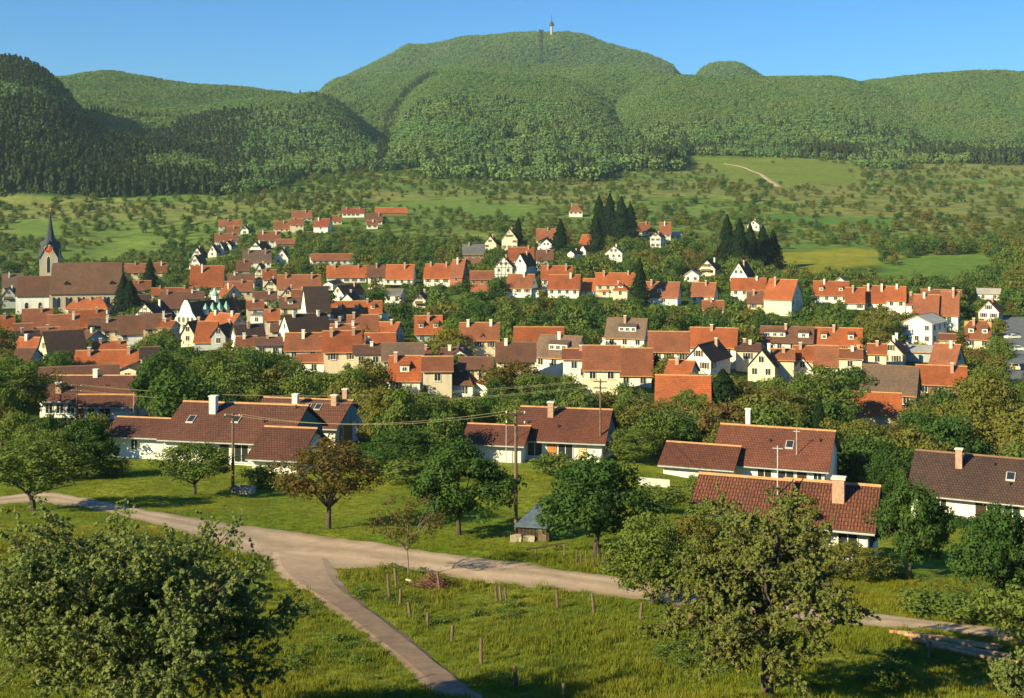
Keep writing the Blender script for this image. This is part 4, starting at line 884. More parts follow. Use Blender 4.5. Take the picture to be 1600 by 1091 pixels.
# ------------------------------------------------------------------ bungalows of the near row
def bungalow(u, v, beta, bodies, label, short, tiles='bung', ridge='ridge', wallm='white', gable_side=None, chims=(), vents=(), wins=(), doors=(), rect=None):
    """bodies: x0, x1, y0, P, hw, rise in metres from the front left corner"""
    g = gp(u, v); rz = -math.atan((u - 800) / F) - R(beta); root = empty('bungalow', g, rz); tag(root, label, 'bungalow'); MARKS.append((rect[0] * .5 + rect[1] * .5, rect[2] + 10, short))
    RECTS.append((g.y - 3, *rect)); c, s = math.cos(rz), math.sin(rz)
    roofs = []
    for i, (x0, x1, y0, P, hw, rise) in enumerate(bodies):
        w = x1 - x0; cx, cy = (x0 + x1) / 2, y0 + P / 2; sh = lambda V: [(x + cx, y + cy, z) for x, y, z in V]
        mb = MB(); pent(mb, w, P, -3, hw, rise, 'gable', True); mb.v = sh(mb.v); mb.build('wall', [M[wallm]], root)
        q = roof_mb(w, P, hw, rise, 'gable', True, .75, .45, .2); q.v = sh(q.v); roofs.append(q.build('roof', [M[tiles], M['verge'], M[ridge]], root))
        for k in range(1 + int(w // 5)):
            FOOT.append((g.x + (x0 + 2.5 + k * 5) * c - cy * s, g.y + (x0 + 2.5 + k * 5) * s + cy * c, P / 2 + 1.5))
        # gutter along the front eaves
        sl = rise / (P / 2); ge = MB(); ge.tube([(x0 - .4, y0 - .82, hw - sl * .75 + .02), (x1 + .4, y0 - .82, hw - sl * .75 + .02)], [.07, .07], 6); ge.build('gutter', [M['steel']], roofs[-1]); dp = MB(); dp.tube([(x1 - .12, y0 - .78, hw - sl * .75), (x1 - .12, y0 - .12, hw - .55), (x1 - .12, y0 - .1, -.3)], [.05, .05, .05], 6); dp.build('downpipe', [M['steel']], root)
    if gable_side:     # clad right gable
        i, m = gable_side; x0, x1, y0, P, hw, rise = bodies[i]; mb = MB()
        dz = 1.7 if m == 'green' else .35; pts = [(y0 + .1, hw - dz), (y0 + P - .1, hw - dz), (y0 + P - .1, hw), (y0 + P / 2, hw + rise - .05), (y0 + .1, hw)]
        mb.poly([(x1 + .06, a, b) for a, b in pts]); mb.poly([(x1 + .06, y0 + .1, hw - dz), (x1 + .0, y0 + .1, hw - dz), (x1 + .0, y0 + P - .1, hw - dz), (x1 + .06, y0 + P - .1, hw - dz)])
        n = 22
        for k in range(1, n):
            y = y0 + P * k / n; zt = hw + rise * (1 - abs(y - y0 - P / 2) / (P / 2)) - .12; mb.box(x1 + .061, x1 + .085, y - .03, y + .03, hw - dz + .02, zt)
        mb.build('gable_cladding', [M[m]], root)
    for (i, x, t, w, hh, m) in chims:     # body, x, how far down the slope, width, height above the roof there
        x0, x1, y0, P, hw, rise = bodies[i]; y = y0 + P / 2 * (1 - t); z = hw + rise * (1 - t); chimney(roofs[i], x, y, z - .6, z + hh, w, m)
    for (i, x, t, k) in vents:
        x0, x1, y0, P, hw, rise = bodies[i]; y = y0 + P / 2 * (1 - t); z = hw + rise * (1 - t) + .2; sl = rise / (P / 2); q = MB()
        if k == 'w':      # roof window
            a = .42; b = .55
            for (e, zz, m) in ((0, .05, 0), (.09, .08, 1)):
                q.poly([(x - a + e, y - b + e, z + zz - sl * (b - e) + .06), (x + a - e, y - b + e, z + zz - sl * (b - e) + .06), (x + a - e, y + b - e, z + zz + sl * (b - e) + .06), (x - a + e, y + b - e, z + zz + sl * (b - e) + .06)], m)
            q.poly([(x - a, y - b, z - sl * b - .1), (x + a, y - b, z - sl * b - .1), (x + a, y - b, z - sl * b + .11), (x - a, y - b, z - sl * b + .11)], 0)
            q.build('roof_window', [M['steel'], M['glass']], roofs[i])
        elif k == 'v': q.tube([(x, y, z - .3), (x, y, z + .35), (x, y, z + .36)], [.09, .09, .14], 7); q.build('vent_pipe', [M['darkwood']], roofs[i])
        else:             # roof mast for the power line
            q.tube([(x, y, z - .3), (x, y, z + k)], [.05, .045], 7); q.tube([(x - .35, y, z + k - .2), (x + .35, y, z + k - .2)], [.035, .035], 5); q.build('mast', [M['steel']], roofs[i])
    for (i, x, z, w, h, side) in wins:
        x0, x1, y0, P, hw, rise = bodies[i]; wm = window_mesh(w, h, False, w < 2.2)
        if side == 'f': link('window', wm, root, (x, y0 - .002, z))
        else: link('window', wm, root, (x1 + .002, y0 + x, z), math.pi / 2)
    for (i, x, w, h, side, m) in doors:
        x0, x1, y0, P, hw, rise = bodies[i]; q = MB(); q.box(-w / 2, w / 2, -.05, 0, -.3, h); n = max(2, int(w / .25))
        for k in range(n): q.box(-w / 2 + (k + .12) * w / n, -w / 2 + (k + .88) * w / n, -.075, -.051, -.28, h - .04)
        if side == 'f': d_ = q.build('door', [M[m]], root, loc=(x, y0 - .003, 0))
        else: d_ = q.build('door', [M[m]], root, loc=(x1 + .003, y0 + x, 0), rz=math.pi / 2)
        q = MB(); q.box(w * .3, w * .3 + .06, -.14, -.075, h * .45, h * .45 + .14); q.build('handle', [M['steel']], d_)
    return root
B2 = bungalow(256, 719, 28, [(0, 14.0, 0, 10.6, 2.6, 2.75), (-6.8, -.003, .25, 5.6, 2.6, 1.15), (12.2, 17.2, -4.4, 8.2, 1.9, 2.05)], 'long white bungalow with red brown roof and dark green gable, left foreground', 'the long bungalow with green gable',
              gable_side=(0, 'green'), chims=[(0, 4.0, .30, .75, 1.9, 'chimw')], vents=[(0, 2.0, .55, 'w'), (0, 7.2, .5, 'w'), (0, 10.5, .55, 'v'), (0, 13.2, .1, 'v')],
              wins=[(0, 2.4, .9, 1.1, 1.2, 'f'), (0, 4.6, .9, 1.1, 1.2, 'f'), (1, -3.6, 1.0, .7, 1.0, 'f'), (0, 9.0, .2, 1.5, 2.0, 'f'), (0, 10.9, .2, 1.5, 2.0, 'f'), (0, 3, .6, 1.2, 1.2, 's')], doors=[(0, 7.0, 1.0, 2.05, 'f', 'darkwood')], rect=(160, 525, 625, 735))  # the two tall front windows stand in for a shaded recess
B3 = bungalow(392, 692, 25, [(0, 11.2, 0, 9.6, 2.5, 2.25)], 'bungalow with sage grey gable and orange garage door behind the long one', 'the bungalow with the orange door', gable_side=(0, 'sage'),
              chims=[(0, 4.6, .35, .7, 1.7, 'chimw'), (0, 9.5, .2, .7, 1.3, 'chim'), (0, 10.2, -.2, .6, .9, 'chim')], vents=[(0, 6.2, .35, 'w'), (0, 7.6, .35, 'w')],
              wins=[(0, 7.4, .9, .8, 1.0, 's')], doors=[(0, 4.0, 3.0, 2.1, 's', 'orangedoor'), (0, 1.6, 1.0, 2.05, 's', 'orangedoor')], rect=(415, 575, 614, 685))
B1 = bungalow(62, 653, 22, [(0, 14.6, 0, 10, 2.8, 2.6), (6.0, 14.4, -2.2, 4, 2.3, 1.0)], 'white bungalow with two chimneys and dark red roof, far left of the near row', 'the far left bungalow',
              chims=[(0, 6.6, .05, .7, 1.2, 'chimw'), (0, 14.0, .25, .6, 1.5, 'chimw'), (0, 2.4, .75, .8, 1.5, 'chim')], vents=[(0, 9, .5, 'v')],
              wins=[(0, 1.4, .7, 1.0, 1.3, 'f'), (0, 3.0, .7, 1.0, 1.3, 'f'), (0, 4.6, .7, 1.0, 1.3, 'f'), (1, 10.4, .4, 1.6, 1.5, 'f'), (1, 8.4, .2, .9, 1.8, 'f')], doors=[(1, 6.8, 1.0, 2.0, 'f', 'orangedoor')], rect=(57, 215, 588, 648))
B4 = bungalow(806, 718, 13, [(0, 9.9, 0, 9, 2.6, 2.5), (-5.2, 1.3, -2.6, 5.4, 2.4, 1.25)], 'white bungalow with bright red roof and brick chimney in the centre foreground', 'the centre bungalow', gable_side=(0, 'sage'),
              chims=[(0, 3.4, .3, .65, 1.7, 'chim')], vents=[(0, 4.6, .7, 'v'), (0, 1.0, .6, 'v')], wins=[(0, 2.2, .55, 1.6, 1.6, 'f'), (0, 5.7, .1, 1.6, 2.0, 'f'), (0, 2.5, .8, 1, 1.2, 's'), (0, 6, .8, 1, 1.2, 's')],
              doors=[(0, 4.15, 1.1, 2.1, 'f', 'orangedoor'), (0, 7.6, 1.0, 2.0, 'f', 'ochre')], tiles='bung3', rect=(730, 972, 636, 706))
B5 = bungalow(1117, 752, 12, [(0, 11.4, 0, 10.0, 2.3, 2.75), (-5.0, 2.2, -2.2, 6.2, 2.1, 1.4)], 'bungalow with warm red roof and bright ridge, back one of the right pair', 'the rear right bungalow', tiles='bung3',
              chims=[(0, 2.4, -.2, .5, 1.2, 'chimw')], vents=[(0, 7.4, .5, 'w'), (0, 5.3, .45, 'v'), (0, 10.4, .35, 'v'), (0, 8.3, .75, 2.6)], wins=[(0, 5.2, .8, 1.4, 1.2, 'f'), (0, 7.4, .9, 1.6, .7, 'f'), (0, 10.6, .9, .8, .8, 'f')],
              doors=[(0, 9.0, .95, 1.95, 'f', 'darkwood')], rect=(1040, 1305, 665, 745))
B6 = bungalow(1086, 853, 13, [(0, 5.9, -1.0, 8.4, 2.0, 2.2), (5.903, 11.6, .8, 6.6, 2.3, 1.8)], 'bungalow with ribbed brown tile roof and brick chimney, front one of the right pair', 'the front right bungalow', tiles='bung_rib', gable_side=(1, 'green'),
              chims=[(1, 9.4, .45, .8, 1.6, 'chim')], vents=[(0, 5.4, .35, 3.4)], wins=[(0, 3.0, .8, 1.2, 1.0, 'f'), (1, 7.9, .7, 1.2, 1.1, 'f'), (1, 10.2, .7, 1.2, 1.1, 'f')], doors=[(0, 4.8, .95, 1.9, 'f', 'darkwood')], rect=(1078, 1380, 735, 808))
B7 = bungalow(1424, 808, 9, [(0, 17.5, 0, 10.5, 2.7, 2.75)], 'white bungalow with dark brown roof cut by the right edge', 'the dark roofed bungalow', tiles='bung2', ridge='ridge_d',
              chims=[(0, 4.0, .35, .62, 1.9, 'chim')], vents=[(0, 8.8, .5, 'w'), (0, 8.8, .72, 'v'), (0, 7.2, .25, 'v'), (0, 12.5, .25, 'v')], wins=[(0, 1.2, 1.1, 1.1, 1.1, 'f'), (0, 2.7, 1.1, 1.1, 1.1, 'f'), (0, 7.6, .3, 1.3, 2.0, 'f'), (0, 9.2, .3, 1.3, 2.0, 'f'), (0, 13, .9, 1.4, 1.1, 'f')],
              doors=[(0, 6.4, 1.0, 2.1, 'f', 'darkwood')], rect=(1420, 1600, 703, 800))
def lowwall(pts, h, t, mat, name, label, cat):
    mb = MB(); P = [gp(*p) for p in pts]
    for i in range(len(P) - 1):
        a, b = P[i], P[i + 1]; n = Vector((-(b - a).y, (b - a).x, 0)).normalized() * t / 2
        q = [a - n, b - n, b + n, a + n]; lo = [(p.x, p.y, p.z - .5) for p in q]; hi = [(p.x, p.y, p.z + h) for p in q]
        mb.poly(lo[::-1]); mb.poly(hi)
        for k in range(4): mb.poly([lo[k], lo[(k + 1) % 4], hi[(k + 1) % 4], hi[k]])
    o = mb.build(name, [M[mat]]); return tag(o, label, cat)
lowwall([(998, 758), (1046, 762)], .75, .25, 'white', 'garden_wall', 'low white garden wall left of the rear right bungalow', 'wall')
lowwall([(3, 712), (52, 709)], .7, .4, 'cream', 'garden_wall', 'low pale wall at the left edge behind the fruit tree', 'wall')
lowwall([(734, 440), (790, 441)], 1.4, .5, 'cream', 'yard_wall', 'pale wall closing the yard right of the red brick building', 'wall')
# ------------------------------------------------------------------ poles and wires
def pole(u, vb, vt, r=.13, label='', arms=1, name='utility_pole', mat='wood', d=None):
    if d is None: g = gp(u, vb)
    else: x = (u - 800) / F * d; g = Vector((x, d, float(gz(x, d))))
    h = (HV - vt) / F * g.y - g.z; root = empty(name, g, R(-6)); tag(root, label, 'pole')
    q = MB(); q.tube([(0, 0, -.6), (0, 0, h * .5), (0, 0, h)], [r, r * .88, r * .72], 9); q.build('shaft', [M[mat]], root)
    T = []
    for k in range(arms):
        z = h - .3 - .7 * k; q = MB(); q.box(-.75, .75, -r - .08, -r + .02, z - .05, z + .05); arm = q.build('crossarm', [M['darkwood']], root); 
        for x in (-.65, .65):
            q = MB(); q.tube([(x, -r - .03, z + .05), (x, -r - .03, z + .12), (x, -r - .03, z + .22)], [.03, .06, .03], 6); q.build('insulator', [M['trim']], arm)
            T.append(g + Vector((x, -r, z + .22)))
    return T
gp1 = pole(364, 772, 645, .15, 'dark wooden power pole in front of the long bungalow', 1)
gp2 = pole(806, 841, 640, .15, 'tall dark wooden power pole beside the small shed, centre foreground', 2)
gp3 = pole(938, 722, 592, .12, 'brown wooden power pole at the right corner of the centre bungalow', 2)
gp5 = pole(1522, 0, 686, .13, 'wooden power pole among trees above the dark roofed bungalow', 2, d=150)
pole(209, 660, 612, .06, 'thin pale pole right of the far left bungalow', 0, 'lamp_pole', 'steel')
pole(791, 724, 655, .05, 'thin pale pole in front of the garage wing of the centre bungalow', 0, 'lamp_pole', 'steel')
gp0 = pole(-90, 0, 575, .13, 'wooden power pole just outside the left edge of the picture', 2, d=150)
gp8 = pole(1760, 0, 700, .13, 'wooden power pole just outside the right edge of the picture', 2, d=140)
gp9 = pole(120, 0, 600, .12, 'wooden power pole behind trees near the far left bungalow', 2, d=160)
def wires(A, B, sag, names):
    for i, (a, b) in enumerate(zip(A, B)):
        q = MB(); n = 22; q.tube([a.lerp(b, t / n) - Vector((0, 0, sag * 4 * (t / n) * (1 - t / n) * (1 + .06 * i))) for t in range(n + 1)], [.011] * (n + 1), 4)
        tag(q.build('overhead_wire', [M['wire']]), names, 'wire', names)
wires(gp0, gp9, .8, 'thin overhead wires above the far left bungalow')
wires(gp9, gp3, 1.6, 'thin overhead wires crossing the garden trees left of the centre')
wires(gp2, gp3, .7, 'thin overhead wires running over the roof of the centre bungalow')
wires(gp1, gp2[:2], .9, 'thin overhead wires between the two dark foreground poles')
wires(gp3, gp5, 2.8, 'thin overhead wires behind the right pair of bungalows')
wires(gp5, gp8, 1.2, 'thin overhead wires over the dark roofed bungalow')
# ------------------------------------------------------------------ small things of the foreground
def shed():
    g = gp(838, 843); root = empty('garden_shed', g, R(-12)); tag(root, 'small dark shed with blue grey sloping roof under the green tree', 'shed')
    q = MB(); q.box(-1.1, 1.1, -1.0, 1.0, -.2, 1.15)
    for k in range(9): q.box(-1.1 + k * .25, -1.1 + k * .25 + .2, -1.03, -1.001, 0, 1.13)
    q.build('wall', [M['darkwood']], root)
    q = MB(); a = [(-1.35, -1.25, 1.12), (1.1, -1.25, 1.12), (1.5, 1.1, 2.1), (-.2, 1.1, 2.15)]; q.poly([(x, y, z + .09) for x, y, z in a]); q.poly(a[::-1])
    for k in range(4): p_, r_ = a[k], a[(k + 1) % 4]; q.poly([p_, r_, (r_[0], r_[1], r_[2] + .09), (p_[0], p_[1], p_[2] + .09)])
    q.build('roof', [mat_plain('felt_roof', (.09, .12, .15), .3, 3, .6)], root)
    q = MB(); q.box(.35, .9, -1.06, -1.032, 0, 1.05); q.build('door', [M['wood']], root)
    for i, (u, w) in enumerate(((803, .42), (809, .5), (822, .55), (829, .6))):
        g = gp(u, 846); bm = MB(); bm.box(-w / 2, w / 2, -.3, .3, -.2, .38 + .06 * (i % 2)); bm.v = [(x + random.uniform(-.05, .05), y + random.uniform(-.05, .05), z + random.uniform(-.04, .04)) for x, y, z in bm.v]
        o = bm.build('stone_block', [M['stone']], loc=g, rz=R(random.uniform(-14, 14))); tag(o, 'pale stone block lying in the grass at the foot of the tall pole', 'stone', 'pale stone blocks lying in the grass by the tall pole')
shed()
def trough():
    g = gp(379, 771); root = empty('water_trough', g, R(-10)); tag(root, 'round edged stone water trough with dark hollow beside the left power pole', 'trough')
    q = MB()
    for a in ((-1.0, 1.0, -.55, -.42), (-1.0, 1.0, .42, .55), (-1.0, -.87, -.417, .417), (.87, 1.0, -.417, .417)): q.box(a[0], a[1], a[2], a[3], -.2, .62)
    q.box(-.86, .86, -.41, .41, -.2, .1); q.build('basin', [M['stone']], root)
    q = MB(); q.box(-.86, .86, -.41, .41, .42, .43); q.build('water', [M['glass']], root)
trough()
POSTM = []
for k in range(3):
    q = MB(); h = 1.25; bx = random.uniform(-.05, .05); q.tube([(0, 0, -.3), (bx * .5, .01, h * .5), (bx, 0, h)], [.085, .08, .07], 8); POSTM.append(q.mesh('fence_post', [M['wood']]))
posts = [(609, 938, 898, 'tall split fence post, left of the two by the sapling'), (619, 918, 888, 'fence post next to the sapling, right of the two'), (625, 947, 921, 'thin leaning post just in front of the pair by the sapling'),
         (641, 966, 941, 'dark fence post at the bend of the dirt track'), (668, 980, 958, 'short pale post beyond the bend of the dirt track'), (687, 922, 893, 'fence post standing in the brush pile'),
         (706, 1004, 976, 'pale fence post, third one down along the dirt track'), (752, 1038, 998, 'thick leaning fence post, second from the bottom beside the track'), (806, 1078, 1040, 'straight fence post near the bottom edge, beside the dark weed tuft'),
         (881, 1094, 1068, 'short post at the bottom edge right of the straight post'), (777, 940, 918, 'left post of the cluster of three in the meadow'), (783, 941, 917, 'middle post of the cluster of three in the meadow'),
         (791, 940, 918, 'leaning right post of the cluster of three in the meadow'), (872, 951, 922, 'lone post in the meadow, right of the cluster of three'), (928, 957, 927, 'slim post in the meadow halfway to the road bend'),
         (1001, 968, 942, 'post left of the small green tree at the road'), (1076, 975, 948, 'post beneath the left branches of the big apple tree'), (1452, 1032, 1003, 'white post in front of the pile of boards')]
for i, (u, vb, vt, lb) in enumerate(posts):
    g = gp(u, vb); h = (vb - vt) / F * g.y; o = link('fence_post', POSTM[i % 3], None, g, random.uniform(0, 6), (1, 1, h / 1.25)); o.rotation_euler[0] = R(random.uniform(-6, 6)); o.rotation_euler[1] = R(random.uniform(-6, 8)); tag(o, lb, 'fence post', 'fence posts in the foreground meadow')
for i in range(9):
    g = gp(900 + i * 8.5, 884 + random.uniform(-6, 4)); q = MB(); q.tube([(0, 0, -.1), (random.uniform(-.1, .1), 0, 1.1)], [.025, .02], 5)
    tag(q.build('garden_stake', [M['lightbark']], loc=g), 'thin stake in the small vegetable bed right of the shed', 'stake', 'thin stakes of the vegetable bed')
def rail():
    a, b = gp(822, 872), gp(883, 874); root = empty('barrier_rail', a); tag(root, 'dark sloping handrail on low posts below the shed', 'rail')
    q = MB(); d = b - a; q.tube([Vector((0, 0, .55)), d + Vector((.0, 0, 1.05))], [.06, .06], 6); q.build('rail', [M['darkwood']], root)
    for t in (.25, .98):
        q = MB(); p = d * t; q.tube([p + Vector((0, 0, -.3)), p + Vector((0, 0, .6 + .5 * t))], [.05, .05], 6); q.build('post', [M['lightbark']], root)
rail()
def brush_pile():
    g = gp(680, 918); q = MB()
    for i in range(230):
        a = random.uniform(0, 6.28); r = abs(random.gauss(0, .45)); p = Vector((r * math.cos(a) * 1.4, r * math.sin(a), max(0, .75 - r * .7) * random.random()))
        d = Vector((random.gauss(0, 1), random.gauss(0, 1), random.gauss(0, .35))).normalized() * random.uniform(.3, .7); q.tube([p - d, p, p + d + Vector((0, 0, random.uniform(-.1, .1)))], [.02, .018, .008], 4)
    tag(q.build('brush_pile', [mat_plain('dead_twigs', (.20, .10, .06), .4, 4)], loc=g), 'heap of reddish brown cut twigs beside the road near the sapling', 'brush pile')
    a = gp(636, 908); q = MB(); q.box(-.05, .7, -.07, .07, .06, .12); q.box(.68, 1.5, -.07, .07, .03, .09); tag(q.build('plank', [M['trim']], loc=a, rz=R(-48)), 'pale plank lying in the grass left of the brush pile', 'plank')
brush_pile()
names = ['topmost', 'second', 'third', 'fourth', 'fifth', 'sixth', 'seventh', 'lowest']
for i in range(8):
    a, b = gp(1396 + i * 9 + random.uniform(-6, 6), 992 + i * 3.6), gp(1560 + i * 5 + random.uniform(-14, 6), 1014 + i * 4.2); q = MB(); m = (a + b) / 2; d = b - a; n = 6
    pts = [a.lerp(b, t / n) for t in range(n + 1)]; pts = [Vector((p.x, p.y, float(gz(p.x, p.y)) + .16 + .05 * (i % 3))) - m for p in pts]; q.tube(pts, [.10, .11, .105, .11, .10, .09, .08], 7)
    tag(q.build('log', [M['log'] if i % 3 else mat_plain('reddish_timber', (.42, .18, .09), .35, 3)], loc=m), 'long thin felled log, %s of the pile beside the road at the right' % names[i], 'log', 'felled logs beside the road')
# ------------------------------------------------------------------ cars on the street
def car(u, v, paint, rz, label):
    g = gp(u, v); root = empty('parked_car', g, rz); tag(root, label, 'car', 'cars parked along the street')
    pm_, pn, pp_ = newmat('car_paint'); pp_.inputs['Base Color'].default_value = (*paint, 1); pp_.inputs['Roughness'].default_value = .3
    q = MB(); prof = [(-2.05, .35), (-2.1, .75), (-1.9, .88), (-1.2, .95), (-.65, 1.38), (.75, 1.42), (1.35, .98), (2.0, .86), (2.1, .55), (2.05, .35)]
    for s in (-.8, .8): q.poly([(x, s, z) for x, z in (prof if s < 0 else prof[::-1])])
    for i in range(len(prof)): (x0, z0), (x1, z1) = prof[i], prof[(i + 1) % len(prof)]; q.poly([(x0, -.8, z0), (x0, .8, z0), (x1, .8, z1), (x1, -.8, z1)])
    q.build('body', [pm_], root)
    q = MB()
    for s in (-.812, .812): q.poly([(-1.05, s, .98), (-.6, s, 1.32), (.7, s, 1.34), (1.15, s, .98)])
    q.poly([(-1.2, -.7, .97), (-1.2, .7, .97), (-.68, .65, 1.38), (-.68, -.65, 1.38)]); q.poly([(1.34, -.7, 1.0), (1.34, .7, 1.0), (.78, .65, 1.43), (.78, -.65, 1.43)]); q.v = [(x * 1.01, y, z + .01) for x, y, z in q.v]; q.build('window', [M['glass']], root)
    for x in (-1.3, 1.3):
        for s in (-.72, .72):
            q = MB(); q.tube([(x, s - .1, .31), (x, s + .1, .31)], [.31, .31], 12); w = q.build('wheel', [M['slate']], root); q = MB(); q.tube([(x, s - .12 * (1 if s < 0 else -1), .31), (x, s - .125 * (1 if s < 0 else -1) * 1.1, .31)], [.17, .17], 10); q.build('rim', [M['steel']], w)
car(1582, 530, (.75, .72, .60), R(15), 'cream car parked at the street beside the villa garden')
car(1588, 549, (.70, .74, .74), R(8), 'silver car on the street, second from the top at the right edge')
car(1585, 578, (.80, .74, .45), R(80), 'pale yellow car on the street below the silver one')
car(1574, 602, (.42, .05, .03), R(85), 'red car at the lower end of the street')
# ------------------------------------------------------------------ trees
def rdir(n, g): v = g.normal(size=(n, 3)); return v / np.linalg.norm(v, axis=1, keepdims=True)
def leaf_quads(P, Nn, size, g, asp=.62):
    """diamond shaped leaves at P facing Nn"""
    n = len(P); t = np.cross(Nn, rdir(n, g)); t /= np.linalg.norm(t, axis=1, keepdims=True) + 1e-9; b = np.cross(Nn, t)
    s = size * (.55 + .9 * g.random(n))[:, None]; return np.stack([P - t * s, P - b * s * asp, P + t * s, P + b * s * asp], 1)
def crown(shape, g, nclump, nleaf, size, rx=.5, z0=.25, z1=1.0, crad=.24, core=True):
    """leaf clumps spread through the volume of a crown one unit high; returns quads"""
    zc, rz_ = (z0 + z1) / 2, (z1 - z0) / 2; d = rdir(nclump, g); rad = .45 + .5 * g.random(nclump) ** .6
    c = d * rad[:, None]
    lob = 1 + .22 * np.sin(3 * np.arctan2(c[:, 1], c[:, 0]) + g.random() * 6) * (1 - np.abs(c[:, 2])) + .1 * g.normal(size=nclump)
    if shape == 'tall': c[:, :2] *= (1 - .35 * np.clip(c[:, 2:3], -1, 1))
    if shape == 'umbrella': c[:, 2] = np.where(c[:, 2] < 0, c[:, 2] * .6 - .1, c[:, 2])
    if shape == 'bush': c[:, 2] = np.where(c[:, 2] < 0, c[:, 2] * .95, c[:, 2])
    c[:, :2] *= (rx - crad * .35) * lob[:, None]; c[:, 2] = zc + c[:, 2] * (rz_ - crad * .25)
    cr = crad * (.55 + .7 * g.random(nclump)); k = g.integers(0, nclump, nleaf); dd = rdir(nleaf, g)
    r = cr[k] * (.55 + .5 * g.random(nleaf)); P = c[k] + dd * r[:, None] * np.array([1, 1, .75]); Nn = dd + .55 * rdir(nleaf, g) + np.array([0, 0, .25]); Nn /= np.linalg.norm(Nn, axis=1, keepdims=True)
    return leaf_quads(P, Nn, size, g)
def conifer_q(g, nleaf, size, rx=.26, tiers=13, z0=.06):
    t = g.random(nleaf) ** .75; tier = np.floor(t * tiers) / tiers; fr = t * tiers - np.floor(t * tiers)
    a = g.random(nleaf) * 6.283; tid = np.floor(t * tiers).astype(int); na = 9; sec = np.floor(a / 6.2832 * na).astype(int); rag = g.uniform(.55, 1.25, (tiers + 1, na))[tid, sec]; R_ = rx * (1 - t) ** .72 * (.72 + .38 * (1 - fr)) * rag * (.5 + .55 * g.random(nleaf) ** .45)
    P = np.stack([R_ * np.cos(a), R_ * np.sin(a), z0 + (1 - z0) * t - R_ * .35], 1); Nn = np.stack([np.cos(a) * .7, np.sin(a) * .7, np.full(nleaf, .55)], 1) + .5 * rdir(nleaf, g); Nn /= np.linalg.norm(Nn, axis=1, keepdims=True)
    return leaf_quads(P, Nn, size, g, .5)
def trunk_mb(g, r=.03, h=.45, limbs=5, spread=.28, lean=.02, top=.85, fork=.3):
    q = MB(); p = [(0, 0, -.06), (lean * .3, 0, fork * .5), (lean, .01, fork), (lean * 1.2, .0, h)]; q.tube(p, [r * 1.25, r, r * .85, r * .6], 8)
    for i in range(limbs):
        a = 6.283 * i / limbs + g.random(); s = spread * (.7 + .5 * g.random()); z1 = fork + (top - fork) * (.45 + .5 * g.random()); b = Vector((lean, .01, fork * (.8 + .25 * g.random())))
        m = b + Vector((math.cos(a) * s * .45, math.sin(a) * s * .45, (z1 - fork) * .4)); e = b + Vector((math.cos(a) * s, math.sin(a) * s, z1 - fork)); q.tube([b, m, e], [r * .55, r * .38, r * .1], 6)
        for k in range(2):
            a2 = a + g.uniform(-1, 1); e2 = m + Vector((math.cos(a2) * s * .7, math.sin(a2) * s * .7, (z1 - fork) * .35)); q.tube([m, m.lerp(e2, .5) + Vector((0, 0, .01)), e2], [r * .3, r * .2, r * .06], 5)
    return q
KIND = {}   # kind -> list of (crown mesh, trunk mesh) ; unit height, unit width
gk = np.random.default_rng(3)
def addkind(k, mat, n, fn, tk, bark='bark'):
    KIND[k] = [(quads_mesh('crown', fn(gk), [M[mat]]), trunk_mb(gk, **tk).mesh('trunk', [M[bark]])) for _ in range(n)]
tkA = dict(r=.028, h=.5, limbs=5, spread=.26)
addkind('round', 'leaf_mid', 4, lambda g: crown('round', g, 46, 3600, .026, z0=.14, crad=.2), tkA)
addkind('dark', 'leaf_dark', 3, lambda g: crown('round', g, 46, 3600, .027, z0=.10, crad=.2), tkA)
addkind('olive', 'leaf_olive', 3, lambda g: crown('round', g, 42, 2800, .027, z0=.16, crad=.2), tkA)
addkind('tall', 'leaf_mid', 2, lambda g: crown('tall', g, 50, 3600, .024, z0=.10, crad=.18), tkA)
addkind('copper', 'leaf_copper', 2, lambda g: crown('round', g, 40, 2600, .026, z0=.16, crad=.19), tkA)
addkind('yellow', 'leaf_yellow', 1, lambda g: crown('round', g, 44, 3200, .027, z0=.12, crad=.2), tkA)
addkind('conifer', 'needle', 3, lambda g: conifer_q(g, 4200, .034, rx=.5, tiers=16), dict(r=.02, h=.9, limbs=0))
addkind('bush', 'leaf_mid', 2, lambda g: crown('bush', g, 36, 2200, .034, z0=.0, crad=.24), dict(r=.03, h=.4, limbs=3, fork=.1))
# detailed ones for the foreground
addkind('fruit', 'leaf_mid', 2, lambda g: crown('umbrella', g, 110, 9000, .0165, z0=.26, crad=.115), dict(r=.022, h=.45, limbs=8, spread=.40, fork=.24))
addkind('fruitcopper', 'leaf_copper', 1, lambda g: crown('umbrella', g, 120, 7000, .0150, z0=.24, crad=.11), dict(r=.022, h=.45, limbs=8, spread=.40, fork=.26))
addkind('bigdark', 'leaf_dark', 2, lambda g: crown('tall', g, 150, 16000, .0150, z0=.13, crad=.11), dict(r=.022, h=.6, limbs=7, spread=.3, fork=.2))
addkind('bigolive', 'leaf_olive', 2, lambda g: crown('tall', g, 130, 12000, .0150, z0=.08, crad=.11), dict(r=.022, h=.6, limbs=7, spread=.3, fork=.2))
addkind('biground', 'leaf_mid', 2, lambda g: crown('round', g, 140, 13000, .0150, z0=.10, crad=.12), dict(r=.022, h=.6, limbs=7, spread=.3, fork=.2))
addkind('sapling', 'leaf_copper', 1, lambda g: crown('umbrella', g, 70, 2600, .0120, z0=.33, crad=.09), dict(r=.008, h=.62, limbs=9, spread=.42, fork=.36, top=1.0), 'lightbark')
NAME = dict(round='leafy_tree', dark='leafy_tree', olive='leafy_tree', tall='leafy_tree', copper='leafy_tree', yellow='leafy_tree', conifer='conifer', bush='bush', fruit='fruit_tree', fruitcopper='fruit_tree', bigdark='leafy_tree', bigolive='leafy_tree', biground='leafy_tree', sapling='sapling')
